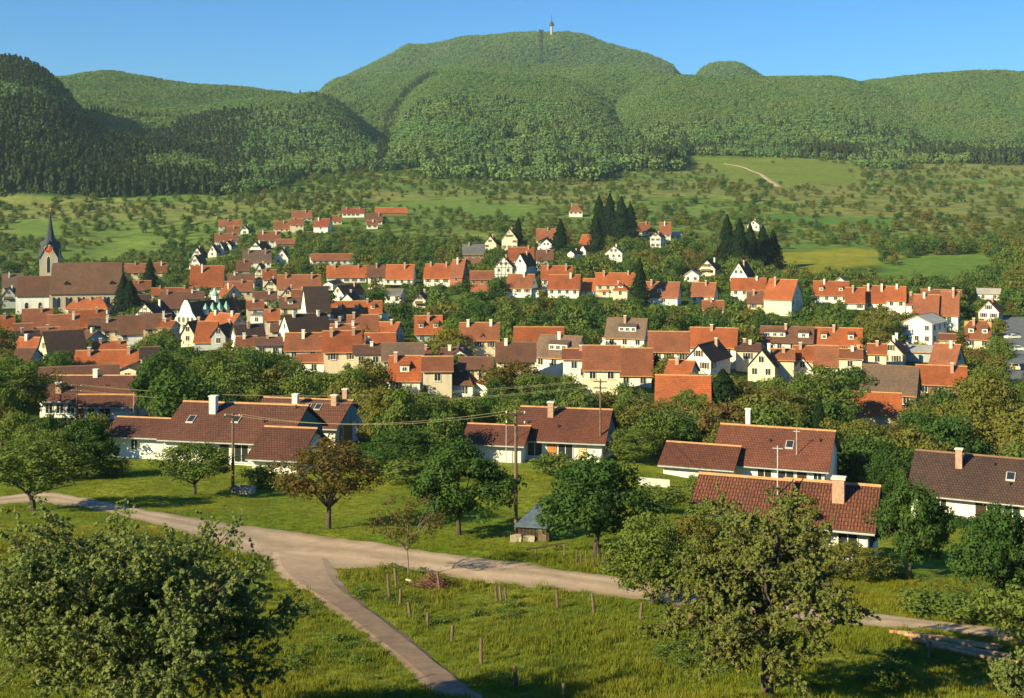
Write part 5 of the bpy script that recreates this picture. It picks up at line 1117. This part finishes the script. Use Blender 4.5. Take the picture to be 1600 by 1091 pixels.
ADJ = dict(round='mid green round tree', dark='dark green round tree', olive='olive green bushy tree', tall='tall narrow green tree', copper='copper brown tree', yellow='yellow green tree', conifer='dark pointed conifer', bush='low green bush')
TREEFOOT = []
def put_tree(kind, x, y, h, w, label=None, group=None, rec=True, z=None):
    z = float(gz(x, y)) if z is None else z; cm, tm = random.choice(KIND[kind]); root = empty(NAME[kind], (x, y, z), random.uniform(0, 6.28)); root.scale = (w, w, h)
    link('trunk', tm, root); link('crown', cm, root); tag(root, label, {'conifer': 'conifer', 'bush': 'bush'}.get(kind, 'tree'), group)
    if rec: TREEFOOT.append((x, y, w * .5))
    return root
def hand(kind, u, vb, vt, wpx, label, d=None):
    if d is None: g = gp(u, vb); y = g.y
    else: y = d
    x = (u - 800) / F * y; z = float(gz(x, y)); h = (HV - vt) / F * y - z; w = wpx / F * y * 1.08
    RECTS.append((y, u - wpx * .3, u + wpx * .3, vt + 10, vb)) if y < 130 else None
    return put_tree(kind, x, y, h, w, label)
hand('fruit', 52, 798, 688, 175, 'old fruit tree with spreading crown at the left edge by the road')
hand('fruit', 304, 774, 692, 120, 'small fruit tree in front of the white wall of the long bungalow')
hand('fruitcopper', 513, 827, 684, 165, 'brown leaved fruit tree beside the road left of the centre')
hand('sapling', 638, 902, 768, 125, 'thin almost bare sapling standing at the road edge')
hand('bigdark', 717, 836, 684, 150, 'dark green leafy tree between the brown tree and the tall pole')
hand('bigdark', 930, 868, 706, 175, 'large dark green tree right of the small shed')
hand('biground', 1019, 946, 800, 135, 'small round green tree at the road edge right of the centre')
hand('bigolive', 1240, 878, 764, 120, 'olive brown tree in front of the chimney of the front right bungalow')
hand('bigdark', 1422, 905, 745, 120, 'tall dark tree at the right gable of the front right bungalow')
hand('bigolive', 1330, 905, 845, 110, 'olive green tree left of the tall dark gable tree')
hand('bigdark', 1563, 955, 783, 140, 'dark round tree with visible trunk near the right edge')
hand('biground', 1120, 884, 782, 130, 'green tree in front of the left eaves of the front right bungalow')
hand('biground', 1190, 890, 812, 110, 'green bushy tree under the eaves of the front right bungalow')
hand('bigolive', 1080, 900, 800, 100, 'olive shrub like tree right of the large dark tree')
hand('bigdark', 136, 748, 648, 92, 'dark dense tree left of the white wall of the long bungalow')
hand('biground', 72, 752, 668, 100, 'mid green tree above the fruit tree at the left edge')
hand('biground', 22, 740, 556, 120, 'tall tree filling the left edge beside the far left bungalow', d=165)
hand('bigdark', 252, 676, 545, 92, 'tall dark tree between the far left bungalow and the long bungalow', d=172)
hand('biground', 330, 640, 545, 90, 'dense green tree above the roof ridge of the long bungalow', d=195)
hand('bigdark', 395, 640, 546, 90, 'dark green tree right of the dense tree above the long bungalow', d=200)
hand('biground', 445, 640, 560, 90, 'loose green tree above the bungalow with the orange door', d=200)
hand('bigolive', 602, 748, 600, 84, 'tall pale green tree right of the sage grey gable', d=140)
hand('biground', 662, 748, 610, 95, 'tall green tree left of the centre bungalow garage', d=143)
hand('bigdark', 630, 762, 668, 130, 'dark low tree mass under the tall pale green tree', d=124)
hand('bigdark', 570, 752, 690, 90, 'dark shrubby tree below the orange garage door', d=126)
hand('bigdark', 690, 748, 640, 90, 'dark tree directly left of the centre bungalow garage', d=150)
hand('yellow', 705, 565, 509, 58, 'yellow green round tree in front of the orange roofs')
hand('copper', 795, 632, 562, 105, 'reddish brown tree below the shaded grey gable', d=205)
hand('olive', 620, 560, 545, 60, 'olive tree top above the two toned roofs', d=270)
hand('bigdark', 1040, 745, 640, 110, 'big dark tree between the centre and rear right bungalows', d=150)
hand('biground', 990, 735, 668, 90, 'green tree touching the right side of the centre bungalow', d=135)
hand('conifer', 1130, 720, 578, 100, 'large dark spruce right of the big plain orange roof', d=178)
hand('conifer', 1026, 600, 552, 26, 'small brown spruce beside the tall rust roof')
hand('biground', 1285, 690, 570, 120, 'big dark green tree in front of the white gable', d=195)
hand('bigolive', 1215, 690, 600, 90, 'olive tree left of the big dark green tree', d=190)
hand('bigolive', 1545, 740, 565, 120, 'tall olive tree at the right edge above the dark roofed bungalow', d=165)
hand('biground', 1590, 720, 600, 90, 'green tree cut by the right edge below the street', d=175)
hand('bigdark', 1435, 730, 640, 110, 'dark tree between the plain orange barn and the tall olive tree', d=165)
hand('bigolive', 1350, 740, 650, 90, 'olive tree left of the dark roofed bungalow', d=150)
hand('bigdark', 1380, 800, 700, 70, 'dark narrow tree between the rear right bungalow and the dark roofed one', d=130)
hand('bigdark', 1490, 880, 815, 120, 'very dark bushy tree under the windows of the dark roofed bungalow', d=112)
for (u, vb, vt, w, lb) in [(405, 762, 722, 60, 'shrub in front of the dark entrance of the long bungalow'), (640, 756, 715, 90, 'shrub at the foot of the tall green tree left of the centre bungalow'), (865, 742, 706, 70, 'low shrub under the windows of the centre bungalow'), (745, 752, 716, 50, 'small shrub at the left corner of the centre bungalow garage'),
                           (1030, 800, 758, 80, 'shrub below the low white garden wall'), (1095, 778, 738, 60, 'shrub in front of the left wing of the rear right bungalow'), (170, 745, 715, 60, 'shrub at the left end of the long white wall'), (1445, 962, 915, 80, 'low dark bush beside the road right of the apple tree'), (1505, 972, 925, 90, 'low dark bush between the road and the dark round tree'), (1592, 1000, 900, 110, 'shaded bush at the right edge above the felled logs'),
                           (1400, 1075, 1030, 70, 'small green bush in the meadow right of the apple tree trunk'), (1160, 868, 815, 80, 'green bush under the left eaves of the ribbed roof')]:
    hand('bush', u, vb, vt, w, lb)
hand('biground', 1082, 700, 606, 80, 'green tree leaning over the lower right of the big plain orange roof', d=158)
hand('bigolive', 1035, 700, 622, 60, 'olive tree under the left eaves of the big plain orange roof', d=160)
# conifers
for (u, vb, vt, w, lb) in [(234, 462, 404, 26, 'dark conifer behind the church, between two rust roofs'), (1000, 478, 404, 26, 'dark pointed conifer in the middle orange row'),
                           (1136, 420, 336, 30, 'black conifer, leftmost of the tall group on the slope'), (1156, 424, 342, 34, 'black conifer, second from the left of the tall group'), (1172, 420, 350, 30, 'black conifer, third from the left of the tall group'),
                           (1192, 420, 354, 34, 'black conifer, fourth from the left of the tall group'), (1208, 418, 360, 28, 'black conifer, rightmost of the tall group on the slope'),
                           (876, 396, 344, 28, 'dark conifer right beside the white hillside gable'), (936, 372, 306, 26, 'conifer left in the group beside the white villa'), (953, 374, 304, 28, 'conifer second from the left beside the white villa'),
                           (971, 376, 308, 30, 'conifer third from the left beside the white villa'), (985, 376, 318, 26, 'conifer rightmost in the group beside the white villa'), (932, 398, 334, 24, 'conifer below the group beside the white villa'),
                           (810, 392, 340, 16, 'slim conifer right behind the tall cream hillside gable'), (203, 500, 440, 40, 'dark conifer at the right gable of the church nave'), (193, 492, 430, 30, 'dark conifer touching the nave gable of the church'),
                           (664, 680, 604, 28, 'dark conifer at the corner of the steep roof with one dormer'), (640, 660, 612, 30, 'dark conifer left below the steep roof with one dormer')]:
    y = inv_y(u, vb); hand('conifer', u, vb, vt, w * 1.45, lb)
# ---- gardens: fill the gaps between the houses with trees (kept off the facades)
RA = np.array(RECTS); FA = np.array(FOOT)
def inpoly(P, poly):
    x, y = P[:, 0], P[:, 1]; ins = np.zeros(len(P), bool); j = len(poly) - 1
    for i in range(len(poly)):
        xi, yi = poly[i]; xj, yj = poly[j]; c = ((yi > y) != (yj > y)) & (x < (xj - xi) * (y - yi) / (yj - yi + 1e-12) + xi); ins ^= c; j = i
    return ins
OPENZ = [[(150, 738), (150, 688), (352, 688), (352, 738)], [(140, 722), (150, 790), (330, 812), (520, 838), (700, 850), (850, 862), (990, 872), (990, 850), (850, 830), (860, 740), (760, 725), (760, 760), (520, 760), (420, 752), (345, 745)],
         [(1420, 870), (1500, 850), (1545, 900), (1520, 950), (1400, 930)], [(640, 478), (700, 462), (860, 474), (830, 486)], [(1190, 432), (1300, 438), (1420, 398), (1330, 385), (1200, 392)], [(1300, 438), (1480, 455), (1560, 425), (1540, 398), (1430, 402)],
         [(1170, 292), (1340, 292), (1335, 258), (1250, 248), (1080, 246)], [(1215, 350), (1395, 352), (1395, 341), (1205, 336)], [(1566, 495), (1620, 495), (1620, 640), (1566, 640)], [(110, 412), (180, 406), (255, 370), (190, 372)], [(18, 372), (60, 374), (120, 346), (20, 346)],
         [(735, 436), (800, 436), (800, 442), (735, 442)], [(585, 322), (795, 340), (855, 322), (690, 312)]]
cand = []
y = 128.0
while y < 640:
    sp = 6.2 + y * .004; x0, x1 = -.46 * y, .46 * y
    for x in np.arange(x0, x1, sp): cand.append((x + random.uniform(-.4, .4) * sp, y + random.uniform(-.4, .4) * sp))
    y += sp * .95
cand = np.array(cand); keep = np.ones(len(cand), bool); cu = 800 + F * cand[:, 0] / cand[:, 1]; cz = gz(cand[:, 0], cand[:, 1]); cv = HV - F * cz / cand[:, 1]
for pz in OPENZ: keep &= ~inpoly(np.stack([cu, cv], 1), pz)
for pz in ROADPOLY[2:3]: keep &= ~inpoly(cand, pz)
for fx, fy, fr in FOOT: keep &= np.hypot(cand[:, 0] - fx, cand[:, 1] - fy) > fr
for fx, fy, fr in TREEFOOT: keep &= np.hypot(cand[:, 0] - fx, cand[:, 1] - fy) > fr * .8 + 1
hh = (5.2 + 4.2 * fbm(cand[:, 0] / 40, cand[:, 1] / 40, 77, 3)) * np.random.default_rng(5).uniform(.65, 1.25, len(cand)); ww = hh * np.random.default_rng(6).uniform(.75, 1.05, len(cand))
final = []
for i in np.nonzero(keep)[0]:
    d = cand[i, 1]; ok = False
    for f in (1, .72, .5):
        h = hh[i] * f; w = ww[i] * f; hp = h * F / d; wp = w * F / d; u0, u1, v0, v1 = cu[i] - wp / 2, cu[i] + wp / 2, cv[i] - hp, cv[i]
        m = RA[:, 0] > d - 1; ou = np.minimum(RA[:, 2], u1) - np.maximum(RA[:, 1], u0); ov = np.minimum(RA[:, 4], v1) - np.maximum(RA[:, 3], v0)
        bad = m & (ou > wp * .16 + 1) & (ov > 2 + hp * .12)
        if not bad.any(): ok = True; break
    if ok and h > 2: final.append((hp * wp, cand[i, 0], d, h, w, cu[i], cv[i]))
final = [f for f in final if -60 < f[5] < 1660 and not (f[5] < 640 and 432 < f[6] < 552 and f[2] > 235 and random.random() < .6)]
final.sort(key=lambda t: -t[0])
nearT = [f for f in final if f[2] > 0]; NIND = 225; ind, rest = nearT[:NIND], nearT[NIND:]
def kindof(u, v, d, h):
    r = random.random()
    if h < 3.2: return 'bush'
    west = u < 650
    t = [('dark', .30), ('round', .68), ('tall', .78), ('olive', .94), ('copper', .97), ('conifer', 1.0)] if west else [('dark', .22), ('round', .52), ('tall', .60), ('olive', .90), ('copper', .96), ('conifer', 1.0)]
    return next(k for k, p in t if r <= p)
desc = {}
for (_, x, d, h, w, u, v) in ind:
    k = kindof(u, v, d, h)
    if k == 'conifer': w = h * .42
    if k == 'tall': w *= .75
    vt = v - h * F / d * .5; mk = min(MARKS, key=lambda m: math.hypot((m[0] - u), (m[1] - vt) * 1.3)); dx, dy = u - mk[0], vt - mk[1]
    rel = ('left of' if dx < 0 else 'right of') if abs(dx) > abs(dy) * 1.2 else ('above' if dy < 0 else 'below')
    if abs(dx) > .6 * abs(dy) and abs(dx) <= abs(dy) * 1.2: rel = ('upper ' if dy < 0 else 'lower ') + ('left of' if dx < 0 else 'right of')
    desc.setdefault((k, rel, mk[2]), []).append((u, x, d, h, w))
ORD = ['first', 'second', 'third', 'fourth', 'fifth', 'sixth', 'seventh', 'eighth', 'ninth', 'tenth', 'eleventh', 'twelfth']
for (k, rel, mk), L_ in desc.items():
    L_.sort(); n = len(L_)
    for i, (u, x, d, h, w) in enumerate(L_):
        pre = '' if n == 1 else ('%s from left, ' % ORD[min(i, 11)] if n > 2 else ('left one, ' if i == 0 else 'right one, '))
        put_tree(k, x, d, h, w, (pre + ADJ[k] + ' ' + rel + ' ' + mk), 'garden trees and bushes between the houses', rec=False)
# ---- stuff: instanced masses
def stuff(name, label, P, Sc, Rz, var, protos):
    me = bpy.data.meshes.new(name); n = len(P); me.vertices.add(n); me.vertices.foreach_set("co", np.asarray(P, np.float32).ravel())
    a = me.attributes.new("scl", 'FLOAT_VECTOR', 'POINT'); a.data.foreach_set("vector", np.asarray(Sc, np.float32).ravel())
    r = np.zeros((n, 3), np.float32); r[:, 2] = Rz; a = me.attributes.new("rot", 'FLOAT_VECTOR', 'POINT'); a.data.foreach_set("vector", r.ravel())
    a = me.attributes.new("var", 'INT', 'POINT'); a.data.foreach_set("value", np.asarray(var, np.int32)); me.update()
    o = link(name, me); tag(o, label, None, None, 'stuff')
    ng = bpy.data.node_groups.new(name, 'GeometryNodeTree'); ng.interface.new_socket('Geometry', in_out='INPUT', socket_type='NodeSocketGeometry'); ng.interface.new_socket('Geometry', in_out='OUTPUT', socket_type='NodeSocketGeometry')
    gi = ng.nodes.new('NodeGroupInput'); go = ng.nodes.new('NodeGroupOutput'); jn = ng.nodes.new('GeometryNodeJoinGeometry'); m2p = ng.nodes.new('GeometryNodeMeshToPoints'); ng.links.new(gi.outputs[0], m2p.inputs[0])
    def attr(nm, t): q = ng.nodes.new('GeometryNodeInputNamedAttribute'); q.data_type = t; q.inputs[0].default_value = nm; return q.outputs[0]
    sc, rt, vr = attr('scl', 'FLOAT_VECTOR'), attr('rot', 'FLOAT_VECTOR'), attr('var', 'INT')
    for i, me_p in enumerate(protos):
        po = bpy.data.objects.new(name + '_source', me_p); oi = ng.nodes.new('GeometryNodeObjectInfo'); oi.inputs[0].default_value = po; oi.inputs[1].default_value = True; oi.transform_space = 'ORIGINAL'
        ip = ng.nodes.new('GeometryNodeInstanceOnPoints'); c = ng.nodes.new('FunctionNodeCompare'); c.data_type = 'INT'; c.operation = 'EQUAL'; ng.links.new(vr, c.inputs[2]); c.inputs[3].default_value = i
        ng.links.new(m2p.outputs[0], ip.inputs['Points']); ng.links.new(c.outputs[0], ip.inputs['Selection']); ng.links.new(oi.outputs['Geometry'], ip.inputs['Instance']); ng.links.new(rt, ip.inputs['Rotation']); ng.links.new(sc, ip.inputs['Scale']); ng.links.new(ip.outputs[0], jn.inputs[0])
    ng.links.new(jn.outputs[0], go.inputs[0]); mo = o.modifiers.new('scatter', 'NODES'); mo.node_group = ng; return o
g = np.random.default_rng(12)
def small(mat, fn): return quads_mesh('tree_clump', fn, [M[mat]])
SM = [small('leaf_mid', crown('round', g, 22, 620, .055, z0=.05, crad=.26)), small('leaf_dark', crown('round', g, 22, 620, .055, z0=.05, crad=.26)), small('leaf_olive', crown('round', g, 22, 560, .055, z0=.05, crad=.26)),
      small('leaf_mid', crown('tall', g, 22, 620, .05, z0=.05, crad=.24)), small('leaf_copper', crown('round', g, 20, 460, .05, z0=.05, crad=.26)), small('needle', conifer_q(g, 600, .06, rx=.4))]
if rest:
    A = np.array(rest); vr = g.choice([0, 1, 2, 3, 4], len(A), p=[.34, .24, .24, .12, .06])
    stuff('garden_trees', 'far garden trees and hedges filling the gaps of the village', np.stack([A[:, 1], A[:, 2], gz(A[:, 1], A[:, 2]) - .1], 1), np.stack([A[:, 4], A[:, 4], A[:, 3]], 1), g.random(len(A)) * 6, vr, SM)
# orchards on the slope
pts = []; y = 560.0
while y < 1420:
    sp = 6.5 + (y - 560) * .003; xs = np.arange(-.47 * y, .47 * y, sp); pts.append(np.stack([xs + g.uniform(-.5, .5, len(xs)) * sp, y + g.uniform(-.5, .5, len(xs)) * sp], 1)); y += sp
P = np.concatenate(pts); u = 800 + F * P[:, 0] / P[:, 1]; zz = gz(P[:, 0], P[:, 1]); v = HV - F * zz / P[:, 1]; UV = np.stack([u, v], 1)
dens = .30 + .66 * sm(.50, .68, fbm(P[:, 0] / 60, P[:, 1] / 32, 101, 3)) + .55 * sm(.56, .66, fbm(P[:, 0] / 160, P[:, 1] / 10, 111, 2))
dens *= np.where(P[:, 1] < 700, 1.2, .85) * (1 - .45 * sm(850, 1000, u) * sm(720, 850, P[:, 1]))
k = (g.random(len(P)) < dens) & (P[:, 1] < forest_y(u) - 4)
UVJ = UV + np.stack([(fbm(P[:, 0] / 25, P[:, 1] / 25, 151, 3) - .5) * 60, (fbm(P[:, 0] / 25, P[:, 1] / 25, 161, 3) - .5) * 22], 1)
for pz in OPENZ: k &= ~inpoly(UVJ, pz)
for fx, fy, fr in FOOT: k &= np.hypot(P[:, 0] - fx, P[:, 1] - fy) > fr
idx = np.nonzero(k)[0]; ok = []
hs_ = g.uniform(2.0, 5.2, len(P)) * np.where(g.random(len(P)) < .12, 1.5, 1)
far_rects = RA[RA[:, 0] > 560]
for i in idx:
    hp = hs_[i] * F / P[i, 1]; ou = np.minimum(far_rects[:, 2], u[i] + hp / 2) - np.maximum(far_rects[:, 1], u[i] - hp / 2); ov = np.minimum(far_rects[:, 4], v[i]) - np.maximum(far_rects[:, 3], v[i] - hp)
    if not ((far_rects[:, 0] > P[i, 1]) & (ou > 2) & (ov > 2)).any(): ok.append(i)
k = np.array(ok); w = hs_[k] * g.uniform(.85, 1.25, len(k)); pv = np.stack([np.clip(.5 - u[k] / 4000, .1, .5), np.full(len(k), .2), np.clip(u[k] / 3600, .1, .5)], 1); pv /= pv.sum(1, keepdims=True); rr = g.random(len(k))
vr = np.where(rr < pv[:, 0], 0, np.where(rr < pv[:, 0] + pv[:, 1], 1, 2)); vr = np.where(g.random(len(k)) < .05, 4, vr)
stuff('orchard_trees', 'hundreds of small orchard trees and bushes scattered over the meadow slope', np.stack([P[k, 0], P[k, 1], zz[k] - .1], 1), np.stack([w, w, hs_[k]], 1), g.random(len(k)) * 6, vr, SM)
# woods on the hills
FM = [quads_mesh('forest_crown', crown('round', g, 12, 240, .085, z0=.0, crad=.28), [M['forest']]), quads_mesh('forest_crown', crown('round', g, 14, 240, .085, z0=.0, crad=.26), [M['forest']]), quads_mesh('forest_crown', conifer_q(g, 120, .13, rx=.36, tiers=5), [M['forest_needle']])]
ratio = Z / Y2; vis = np.maximum.accumulate(ratio, axis=0)
pts = []; y = 930.0
while y < 3420:
    sp = 5.4 + (y - 900) * .0002; xs = np.arange(-.445 * y, .445 * y, sp); pts.append(np.stack([xs + g.uniform(-.5, .5, len(xs)) * sp, y + g.uniform(-.5, .5, len(xs)) * sp], 1)); y += sp
P = np.concatenate(pts); u = 800 + F * P[:, 0] / P[:, 1]; zz = gz(P[:, 0], P[:, 1])
hmin = 14.0; k = (P[:, 1] > forest_y(u)) & ((zz + hmin) / P[:, 1] > samp(vis, u, np.maximum(P[:, 1] - 12, 10)))
P, u, zz = P[k], u[k], zz[k]; v = HV - F * zz / P[:, 1]
nz = fbm(P[:, 0] / 90, P[:, 1] / 90, 121, 3); con = np.zeros(len(P))
con += (1 - .85 * sm(300, 440, u)) * (P[:, 1] < 1520) * .85 * sm(.36, .48, nz) + .22 * sm(455, 520, u) * (1 - sm(560, 590, u)) * (v < 225) * sm(125, 150, v) * (P[:, 1] < 2250) * sm(.42, .52, nz)
con += .75 * (P[:, 1] < forest_y(u) + 80) * (u > 1020) * sm(.45, .55, nz) + .15 * (P[:, 1] < forest_y(u) + 60) + .9 * (np.abs(u - 846) < 3) * (P[:, 1] > 2900) + .75 * (P[:, 1] > 2830) * (P[:, 1] < 2960) + .9 * (np.abs(u - np.interp(v, [118, 125, 150, 190, 240, 260], [680, 662, 634, 605, 596, 596])) < 6) * (v > 118) * (v < 262) * (P[:, 1] > 1250) * (P[:, 1] < 2700)
vr = np.where(g.random(len(P)) < con, 2, g.integers(0, 2, len(P)))
h = g.uniform(8, 12.5, len(P)) * np.where(vr == 2, 1.3, 1) * (.85 + .4 * nz) * np.where(P[:, 1] < 1500, 1.05, np.where(P[:, 1] < 2780, .70, 1.0)); h *= np.where((u > 660) & (u < 1060) & (P[:, 1] < forest_y(u) + 110), 1.35, 1); w = np.where(vr == 2, h * .62, h * g.uniform(.85, 1.2, len(P)) * np.where(P[:, 1] < 1700, 1, 1.15))
print('forest', len(P), 'rest', len(rest), 'ind', len(ind))
stuff('forest', 'dense mixed forest covering the hills behind the village', np.stack([P[:, 0], P[:, 1], zz - 1.5], 1), np.stack([w, w, h], 1), g.random(len(P)) * 6, vr, FM)
# ------------------------------------------------------------------ big foreground trees grown branch by branch
def grown_tree(name, loc, label, cat, limbs, leafmat, leafn, leafs, bark, seed, trunk):
    rn = random.Random(seed); g = np.random.default_rng(seed); root = empty(name, loc); tag(root, label, cat); q = MB(); q.tube(*trunk, 10); q.build('trunk', [M[bark]], root)
    bm = MB(); TW = []
    def grow(p, d, L, r, lev, up):
        n = 5 if lev < 2 else 3; pts = [p]; dd = d.normalized()
        for i in range(n):
            dd = (dd + Vector((rn.gauss(0, .16), rn.gauss(0, .16), rn.gauss(0, .12) + up * .10))).normalized(); pts.append(pts[-1] + dd * L / n)
        rad = [r * (1 - .7 * i / n) for i in range(n + 1)]; bm.tube(pts, rad, 6 if lev < 2 else 4)
        if lev >= 2:
            for i in range(int(L / (.11 if r > .02 or L < 1.2 else .06))): t = rn.random() ** .8 * n; a = min(int(t), n - 1); TW.append(pts[a].lerp(pts[a + 1], t - a))
        if lev < 3:
            k = (7, 8, 6)[lev]
            for i in range(k):
                t = (.25 + .75 * (i + rn.random()) / k) * n; a = min(int(t), n - 1); b = pts[a].lerp(pts[a + 1], t - a)
                side = Vector((rn.gauss(0, 1), rn.gauss(0, 1), rn.gauss(0, .8))).normalized(); grow(b, dd * .55 + side * .9, L * rn.uniform(.38, .6), r * .42, lev + 1, up)
    for (p, d, L, r, up) in limbs: grow(Vector(p), Vector(d), L, r, 0 if r > .04 else 2, up)
    bm.build('branches', [M[bark]], root)
    T = np.array([tuple(p) for p in TW]); idx = np.repeat(np.arange(len(T)), leafn); dd = rdir(len(idx), g); Pn = T[idx] + dd * leafs * .9; Nn = dd + np.array([0, 0, .5]) + .5 * rdir(len(idx), g); Nn /= np.linalg.norm(Nn, axis=1, keepdims=True)
    link('crown', quads_mesh('crown', leaf_quads(Pn, Nn, leafs, g), [M[leafmat]]), root); print(name, len(T), len(idx)); return root
# apple tree at the lower right
ga = gp(1200, 1093); L0 = []
rn = random.Random(5)
for i in range(9):
    a = 6.283 * i / 9 + rn.uniform(-.3, .3); el = rn.uniform(.12, .75) if i % 3 else 1.0
    L0.append(((0, 0, 2.5 + rn.uniform(-.2, .9)), (math.cos(a) * math.cos(el), math.sin(a) * math.cos(el) * .8, math.sin(el)), rn.uniform(3.6, 4.6) * (.82 if i % 3 == 0 else 1), .12, .1 if i % 3 else .6))
grown_tree('apple_tree', ga, 'large spreading apple tree with pale young leaves in the lower right foreground', 'tree', L0, 'apple', 6, .062, 'bark', 5, ([(0, 0, -.5), (-.05, 0, 1.0), (.05, 0, 2.3), (.1, 0, 3.4)], [.30, .24, .22, .14]))
# fruit tree whose top fills the lower left corner
xb, yb = -12.3, 38.5; gb = Vector((xb, yb, float(gz(xb, yb)))); L1 = []; rn = random.Random(9)
for i in range(24):
    a = 6.283 * i / 24 + rn.uniform(-.25, .25); el = rn.uniform(.0, 1.25)
    L1.append(((rn.uniform(-.4, .4), rn.uniform(-.3, .3), 1.2 + rn.uniform(0, 1.0)), (math.cos(a) * math.cos(el), math.sin(a) * math.cos(el) * .7, math.sin(el)), rn.uniform(3.4, 4.6) * (.72 if el > .8 else 1.0), .09, .25))
for i in range(70):
    a = rn.uniform(0, 6.283); r = rn.uniform(.3, 3.2); L1.append(((r * math.cos(a), r * math.sin(a) * .7, 2.2 + rn.uniform(-.6, .6)), (math.cos(a) * .35 + .12, math.sin(a) * .2, 1.0), rn.uniform(1.6, 3.0) * (1.15 - r * .12), .03, .5))
grown_tree('fruit_tree', gb, 'leafy fruit tree with long upright shoots filling the lower left foreground', 'tree', L1, 'bushleaf', 4, .058, 'bark', 9, ([(0, 0, -.6), (0, 0, .8), (0, 0, 1.8)], [.28, .2, .16]))
# shoots at the right edge, bottom
x, y = (1590 - 800) / F * 47, 47.0
grown_tree('bush', Vector((x, y, float(gz(x, y)))), 'leafy bush at the lower right corner of the picture', 'bush', [((0, 0, .1), (math.cos(a), math.sin(a), 1.2), 1.3, .045, .3) for a in (0, 1.1, 2.2, 3.3, 4.4, 5.5)], 'bushleaf', 6, .05, 'bark', 15, ([(0, 0, -.2), (0, 0, .3)], [.06, .05]))
# ------------------------------------------------------------------ grass
def tuft(g, n, hmin, hmax, spread, wd):
    q = []
    for i in range(n):
        a = g.random() * 6.28; p = np.array([g.normal() * spread, g.normal() * spread, -.02]); h = g.uniform(hmin, hmax); l = np.array([math.cos(a), math.sin(a), 0]) * h * g.uniform(.1, .55); s = np.array([-math.sin(a), math.cos(a), 0]) * wd
        m = p + l * .35 + np.array([0, 0, h * .6]); t = p + l + np.array([0, 0, h]); q.append([p - s, p + s, m + s * .7, m - s * .7]); q.append([m - s * .7, m + s * .7, t + s * .12, t - s * .12])
    return quads_mesh('grass_tuft', np.array(q), [M['grassblade']])
TF = [tuft(g, 20, .16, .34, .13, .014), tuft(g, 24, .22, .46, .14, .014), tuft(g, 12, .45, .75, .10, .012)]
pts = []
for (ya, yb_, dn) in ((46, 62, 13), (62, 84, 10), (84, 128, 4.5)):
    n = int((yb_ ** 2 - ya ** 2) * .5 * .90 * dn); yy = np.sqrt(g.random(n) * (yb_ ** 2 - ya ** 2) + ya ** 2); xx = g.uniform(-.45, .45, n) * yy; pts.append(np.stack([xx, yy], 1))
P = np.concatenate(pts); k = np.ones(len(P), bool)
for pz in ROADPOLY[:2]: k &= ~inpoly(P, pz)
for fx, fy, fr in FOOT: k &= np.hypot(P[:, 0] - fx, P[:, 1] - fy) > fr
P = P[k]; nn = fbm(P[:, 0] / 2.5, P[:, 1] / 2.5, 131, 3); vr = np.where((nn > .58) & (P[:, 1] < 80), 1, 0); vr = np.where((g.random(len(P)) < .03) & (P[:, 1] < 75), 2, vr)
s = g.uniform(.4, 1.0, len(P)) * (.5 + .7 * nn) * np.where(P[:, 1] > 80, .8, 1.0)
stuff('grass', 'rough meadow grass of the foreground', np.stack([P[:, 0], P[:, 1], gz(P[:, 0], P[:, 1])], 1), np.stack([s * 1.3, s * 1.3, s], 1), g.random(len(P)) * 6, vr, TF)
# leafy weeds in darker patches
WD = [quads_mesh('weed_clump', crown('bush', g, 14, 220, .06, z0=0, crad=.3), [M['leaf_mid']])]
n = 2600; yy = np.sqrt(g.random(n) * (82 ** 2 - 46 ** 2) + 46 ** 2); xx = g.uniform(-.45, .45, n) * yy; P = np.stack([xx, yy], 1); k = fbm(xx / 4, yy / 4, 141, 3) > .60
for pz in ROADPOLY[:2]: k &= ~inpoly(P, pz)
P = P[k]; s = g.uniform(.3, .8, len(P)); stuff('weeds', 'low leafy weeds growing in patches of the foreground meadow', np.stack([P[:, 0], P[:, 1], gz(P[:, 0], P[:, 1]) - .05], 1), np.stack([s * 1.5, s * 1.5, s * .7], 1), g.random(len(P)) * 6, np.zeros(len(P)), WD)

# ------------------------------------------------------------------ air
hm = bpy.data.materials.new('haze'); hm.use_nodes = True; hn = hm.node_tree; hn.nodes.clear(); ho = N(hn, "ShaderNodeOutputMaterial"); hp_ = N(hn, "ShaderNodeVolumePrincipled")
hp_.inputs['Color'].default_value = (.60, .84, .86, 1); hp_.inputs['Density'].default_value = .00006; hp_.inputs['Anisotropy'].default_value = .0; hn.links.new(hp_.outputs[0], ho.inputs['Volume'])
q = MB(); q.box(-4200, 4200, -60, 5600, float(Z.min()) - 2, 640); tag(q.build('haze', [hm]), 'thin evening haze over the valley', None, None, 'stuff')
